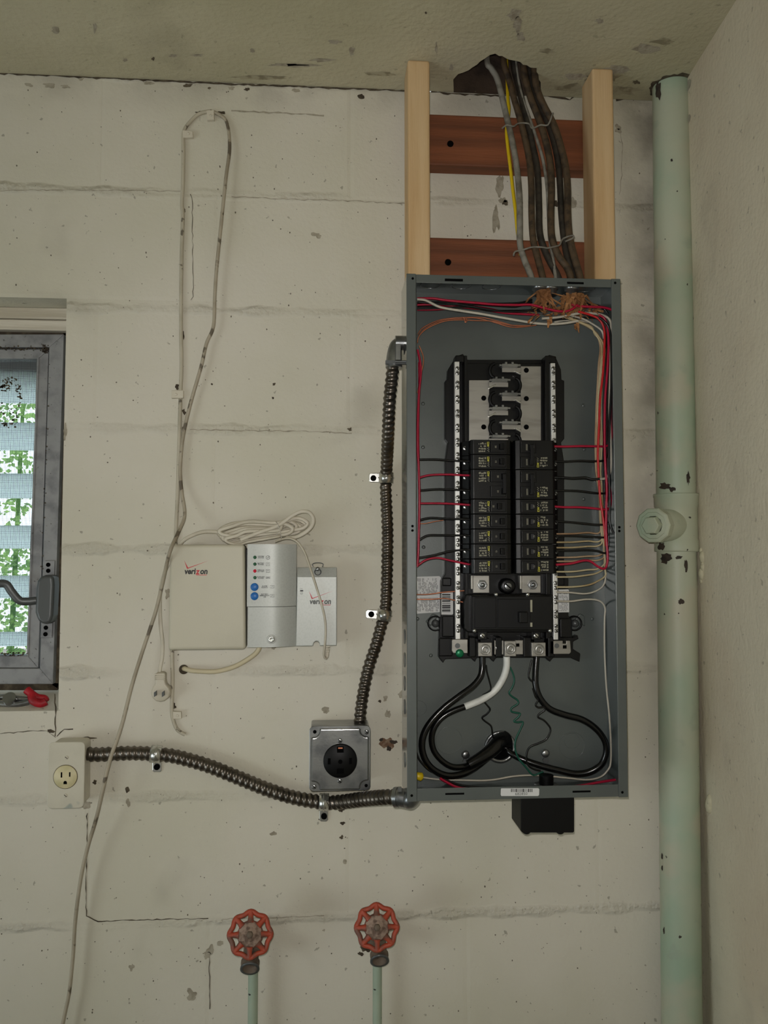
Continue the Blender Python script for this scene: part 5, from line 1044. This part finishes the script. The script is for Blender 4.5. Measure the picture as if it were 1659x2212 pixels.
# old looped cable with its clips
q = [(130, 2240, -.02), (140, 2190, -.02), (150, 2140, -.02), (158, 2060, -.02), (163, 1985, -.022), (175, 1895, -.026), (190, 1828, -.032), (210, 1760, -.045), (235, 1650, -.06), (262, 1570, -.05), (285, 1480, -.035), (310, 1400, -.025), (335, 1325, -.022), (350, 1265, -.03), (366, 1195, -.072), (385, 1150, -.05), (399, 1113, -.024), (393, 1065, -.012), (389, 1020, -.010), (392, 970, -.010), (398, 930, -.010), (412, 870, -.011), (435, 790, -.012), (446, 742, -.012), (461, 705, -.012), (464, 640, -.013), (468, 580, -.014), (477, 490, -.015), (488, 385, -.014), (496, 320, -.010), (491, 268, -.006), (476, 249, -.0045), (454, 240, -.0040), (430, 246, -.0040), (412, 262, -.0040), (397, 285, -.0040), (396, 330, -.0040), (395, 400, -.0040), (393, 440, -.0040), (395, 470, -.0040), (392, 560, -.0040), (391, 700, -.0040), (392, 790, -.0040), (390, 850, -.0040), (387, 960, -.0040), (384, 1060, -.0040), (380, 1150, -.0040), (376, 1300, -.0040), (372, 1405, -.0040), (373, 1470, -.0040), (371, 1530, -.0040), (375, 1558, -.0040), (384, 1577, -.0036), (400, 1587, -.0030)]
lc = thing('hanging_cable', 'old paint-spattered cable looping from ceiling level down past the network terminal', 'cable', P(135, 2212, -.02))
MB().tube(smoothpath([P(*p) for p in q[:33]], 6), .0034, 8).build('loose_run', M['hcable'], lc)
MB().tube(smoothpath([P(*p) for p in q[32:]], 6), .0036, 8).build('clipped_run', M['pcable'], lc)
for (pts, h_, lb) in (([(446, 238), (462, 237), (462.5, 258), (447, 258.5)], (455, 249), 'painted cable clip at the crown of the cable loop'), ([(394, 281), (416, 283), (417, 296), (395, 297)], (407, 288), 'painted cable clip at the shoulder of the cable loop'), ([(370, 843), (396, 843), (396, 859.5), (370, 860)], (380, 852), 'painted cable clip halfway down the clipped cable'), ([(373, 1537), (391, 1538), (392, 1553), (374, 1553)], (383, 1546), 'painted cable clip near the lower end of the cable')):
    o = tag(MB().pp(pts, -.0088, -.0005).build('cable_clip', M['clip'], bev=.0008), lb, 'clip', 'cable clips on the wall')
    c = P(*h_, -.0095); MB().lathe((c.x, -.0088, c.z), (0, -1, 0), [(.0026, 0), (.0026, .0005), (.0018, .001), (.0001, .001)], 12).build('nail', M['clip'], o)

# ------------------------------------------------------------------ hose valves and their pipes
def valve(wx, wy, ox, oy, pxl, pxr, ptop, lb, lbp, yw, dirt):
    wc = P(wx, wy, yw); n = (CAM - wc); n = Vector((n.x*.2, n.y, n.z*.85)).normalized()
    root = thing('hose_valve', lb, 'valve', Vector((wc.x, -.035, wc.z-.07)), 'red wheel hose valves')
    ux = Vector((1, 0, 0)); ux = (ux - n*ux.dot(n)).normalized(); uz = n.cross(ux)*-1
    if uz.z < 0: uz = -uz
    R = .0345; rim = []
    for i in range(64):
        a = 2*math.pi*i/64; rr = R*(1 + .055*math.cos(8*(a - math.pi/2))); rim.append(wc + ux*math.cos(a)*rr + uz*math.sin(a)*rr)
    hw = MB().tube(rim, .0042, 8, closed=True)
    for k in range(8):
        a = math.pi/2 + k*math.pi/4; d = ux*math.cos(a) + uz*math.sin(a)
        hw.tube([wc + d*.018 + n*.004, wc + d*.027 + n*.002, wc + d*(R*1.04)], .0034, 7, rfun=lambda i, t_: (.0064, .0046, .0052)[i])
    hw.lathe(wc - n*.004, n, [(.0215, 0), (.0225, .003), (.0205, .008), (.016, .0062), (.011, .0075)], 24)
    hw.build('handwheel', M['wheel'], root)
    MB().lathe(wc - n*.002, n, [(.0208, .0062), (.0190, .0092), (.0125, .0085), (.0105, .011), (.0001, .0115)], 24).build('hub_dust', M['dusty'], root)
    MB().lathe(wc + n*.006, n, [(.0062, 0), (.0062, .006), (.0045, .008), (.0001, .0085)], 6).build('wheel_nut', M['brass'], root)
    bc = Vector((wc.x, -.030, wc.z - .030)); oc = P(ox, oy, -.075)
    bd = MB(); bd.cyl(wc - n*.003, wc - n*.028, .007, .010, 14); bd.lathe(wc - n*.022, -n, [(.014, 0), (.0155, .004), (.0155, .014), (.013, .02)], 6, s=False)
    bd.ball(bc, .0185, (1, 1, 1.05), 16)
    d = (oc - bc).normalized(); d = Vector((0, -.85, -.53)).normalized()
    s0 = oc - d*.040
    bd.tube(smoothpath([bc, s0 + d*.005 + Vector((0, .004, 0)), oc - d*.014], 5), .014, 16)
    bd.cyl(bc, (bc.x, bc.y, bc.z-.030), .0135, .0125, 14)
    bd.build('valve_body', M['brass'], root)
    MB().lathe(oc, d, [(.0135, -.016), (.0165, -.014), (.0165, -.009), (.0150, -.007), (.0166, -.003), (.0166, 0), (.0125, 0), (.0120, -.008), (.0001, -.010)], 24).build('hose_outlet', M['brass'], root)
    MB().lathe(oc, d, [(.0166, -.002), (.0170, .0006), (.0128, .0006)], 24).build('outlet_rim', M['dgrey'], root)
    x0_, x1_ = P(pxl, 2160, -.030).x, P(pxr, 2160, -.030).x; zt_ = bc.z - .026
    pp_ = tag(MB().cyl(((x0_+x1_)/2, -.030, .0), ((x0_+x1_)/2, -.030, zt_), (x1_-x0_)/2, n=20).build('water_pipe', M['mint2'], org=((x0_+x1_)/2, -.03, 0)), lbp, 'pipe', 'mint water pipes')
    return root
valve(540.5, 2018.5, 539.5, 2093, 535.5, 557, 2100, 'red wheel hose valve with dark wet outlet, below the painted outlet', 'chipped mint water pipe under the valve with the dark outlet', -.095, 0)
valve(814, 2003, 820, 2076, 805, 825, 2085, 'dusty red wheel hose valve next to a dark wall hole', 'mint water pipe under the dusty valve by the wall hole', -.095, 1)

# ------------------------------------------------------------------ drain pipe with cleanout
dp = thing('drain_pipe', 'tall mint painted drain pipe with a capped cleanout in the corner', 'pipe', (.665, -.05, 0))
def axis(z): return Vector((.667 + .014*(z-.58)/1.76, -.052, z))
RP = .0365
zt1 = P(1455, 1066, -.07).z; zt0 = P(1455, 1192, -.07).z
MB().cyl(axis(zt1-.002), axis(ZC+.02), RP, n=40).build('upper_pipe', M['mint'], dp)
MB().cyl(axis(0), axis(zt0+.002), RP, n=40).build('lower_pipe', M['mint'], dp)
ax_ = axis(zt1) - axis(zt0); L = ax_.length
tee = MB().lathe(axis(zt0), ax_, [(RP-.001, 0), (RP+.0040, .0005), (RP+.0045, .003), (RP+.004, .022), (RP+.0025, .024), (RP+.0025, L-.026), (RP+.004, L-.024), (RP+.0048, L-.006), (RP+.0055, L-.005), (RP+.0055, L), (RP-.001, L)], 40)
zb = P(1440, 1133, -.08).z; d = Vector((-.70, -.71, .0)).normalized(); s0 = axis(zb)
tip = P(1409, 1135, -.128)
d = (tip - s0); d.normalize(); Lb = (tip - s0).length
tee.lathe(s0, d, [(.030, .01), (.030, Lb-.022), (.0285, Lb-.02)], 32)
tee.build('tee_fitting', M['mint'], dp)
pg = MB().lathe(s0 + d*(Lb-.022), d, [(.0305, 0), (.0325, .001), (.0325, .018), (.0305, .0205), (.0255, .0205), (.0245, .0185), (.0175, .0185)], 10, s=False); pg.lathe(s0 + d*(Lb-.022), d, [(.0178, .0185), (.0165, .031), (.0150, .0325), (.0001, .0325)], 6, s=False)
pg.build('cleanout_plug', M['mint'], dp)
def flake(px, py, rx, ry, seed, R=RP):
    r = random.Random(seed); n = 16; edge = [.6 + r.random()*.55 for _ in range(n)]; vs = []
    z = P(px, py, -.085).z; c = axis(z)
    for k in range(5):
        for i in range(n):
            a = 2*math.pi*i/n; q_ = edge[i]*k/4 + 1e-4; v = ray(px+math.cos(a)*rx*q_, py+math.sin(a)*ry*q_)
            ox, oy = CAM.x-c.x, CAM.y-c.y; A_ = v.x*v.x+v.y*v.y; Bq = ox*v.x+oy*v.y; Cq = ox*ox+oy*oy-(R+.0007)**2; D = Bq*Bq-A_*Cq
            vs.append(CAM + v*((-Bq-math.sqrt(max(D, 0)))/A_))
    MB().add(vs, [(k*n+i, k*n+(i+1) % n, (k+1)*n+(i+1) % n, (k+1)*n+i) for k in range(4) for i in range(n)]).build('bare_patch', M['flake'], dp)
for a in ((1436, 1050, 14, 8, 1), (1452, 1057, 7, 6, 2), (1440, 1204, 15, 9, 3), (1436, 1212, 9, 8, 31), (1467, 1204, 8, 5, 4), (1482, 1221, 4, 15, 5), (1471.5, 1300, 7, 7, 6), (1466, 1325, 2, 2, 7), (1451, 346, 3, 4, 8), (1463, 413, 2, 2, 9), (1469, 2024, 4, 3, 10), (1434, 2010, 2, 9, 11), (1430, 1850, 2, 9, 12), (1430, 1875, 2, 7, 13), (1422, 195, 7, 22, 14), (1487, 1032, 4, 16, 15), (1420, 172, 5, 10, 16)): flake(*a)
flake(1428, 1180, 8, 9, 20, RP+.0046)
ck = MB(); r = random.Random(19); c = axis(ZC); vs = []; n = 40
for i in range(n):
    a = 2*math.pi*i/n; q_ = RP + .004 + .010*r.random()**2
    for rr in (RP-.002, q_): vs.append((c.x + math.cos(a)*rr, min(-.001, c.y + math.sin(a)*rr), ZC-.0008))
ck.add(vs, [(2*i, 2*i+1, 2*((i+1) % n)+1, 2*((i+1) % n)) for i in range(n)])
ck.build('ceiling_gap', M['dirt'], ceiling)
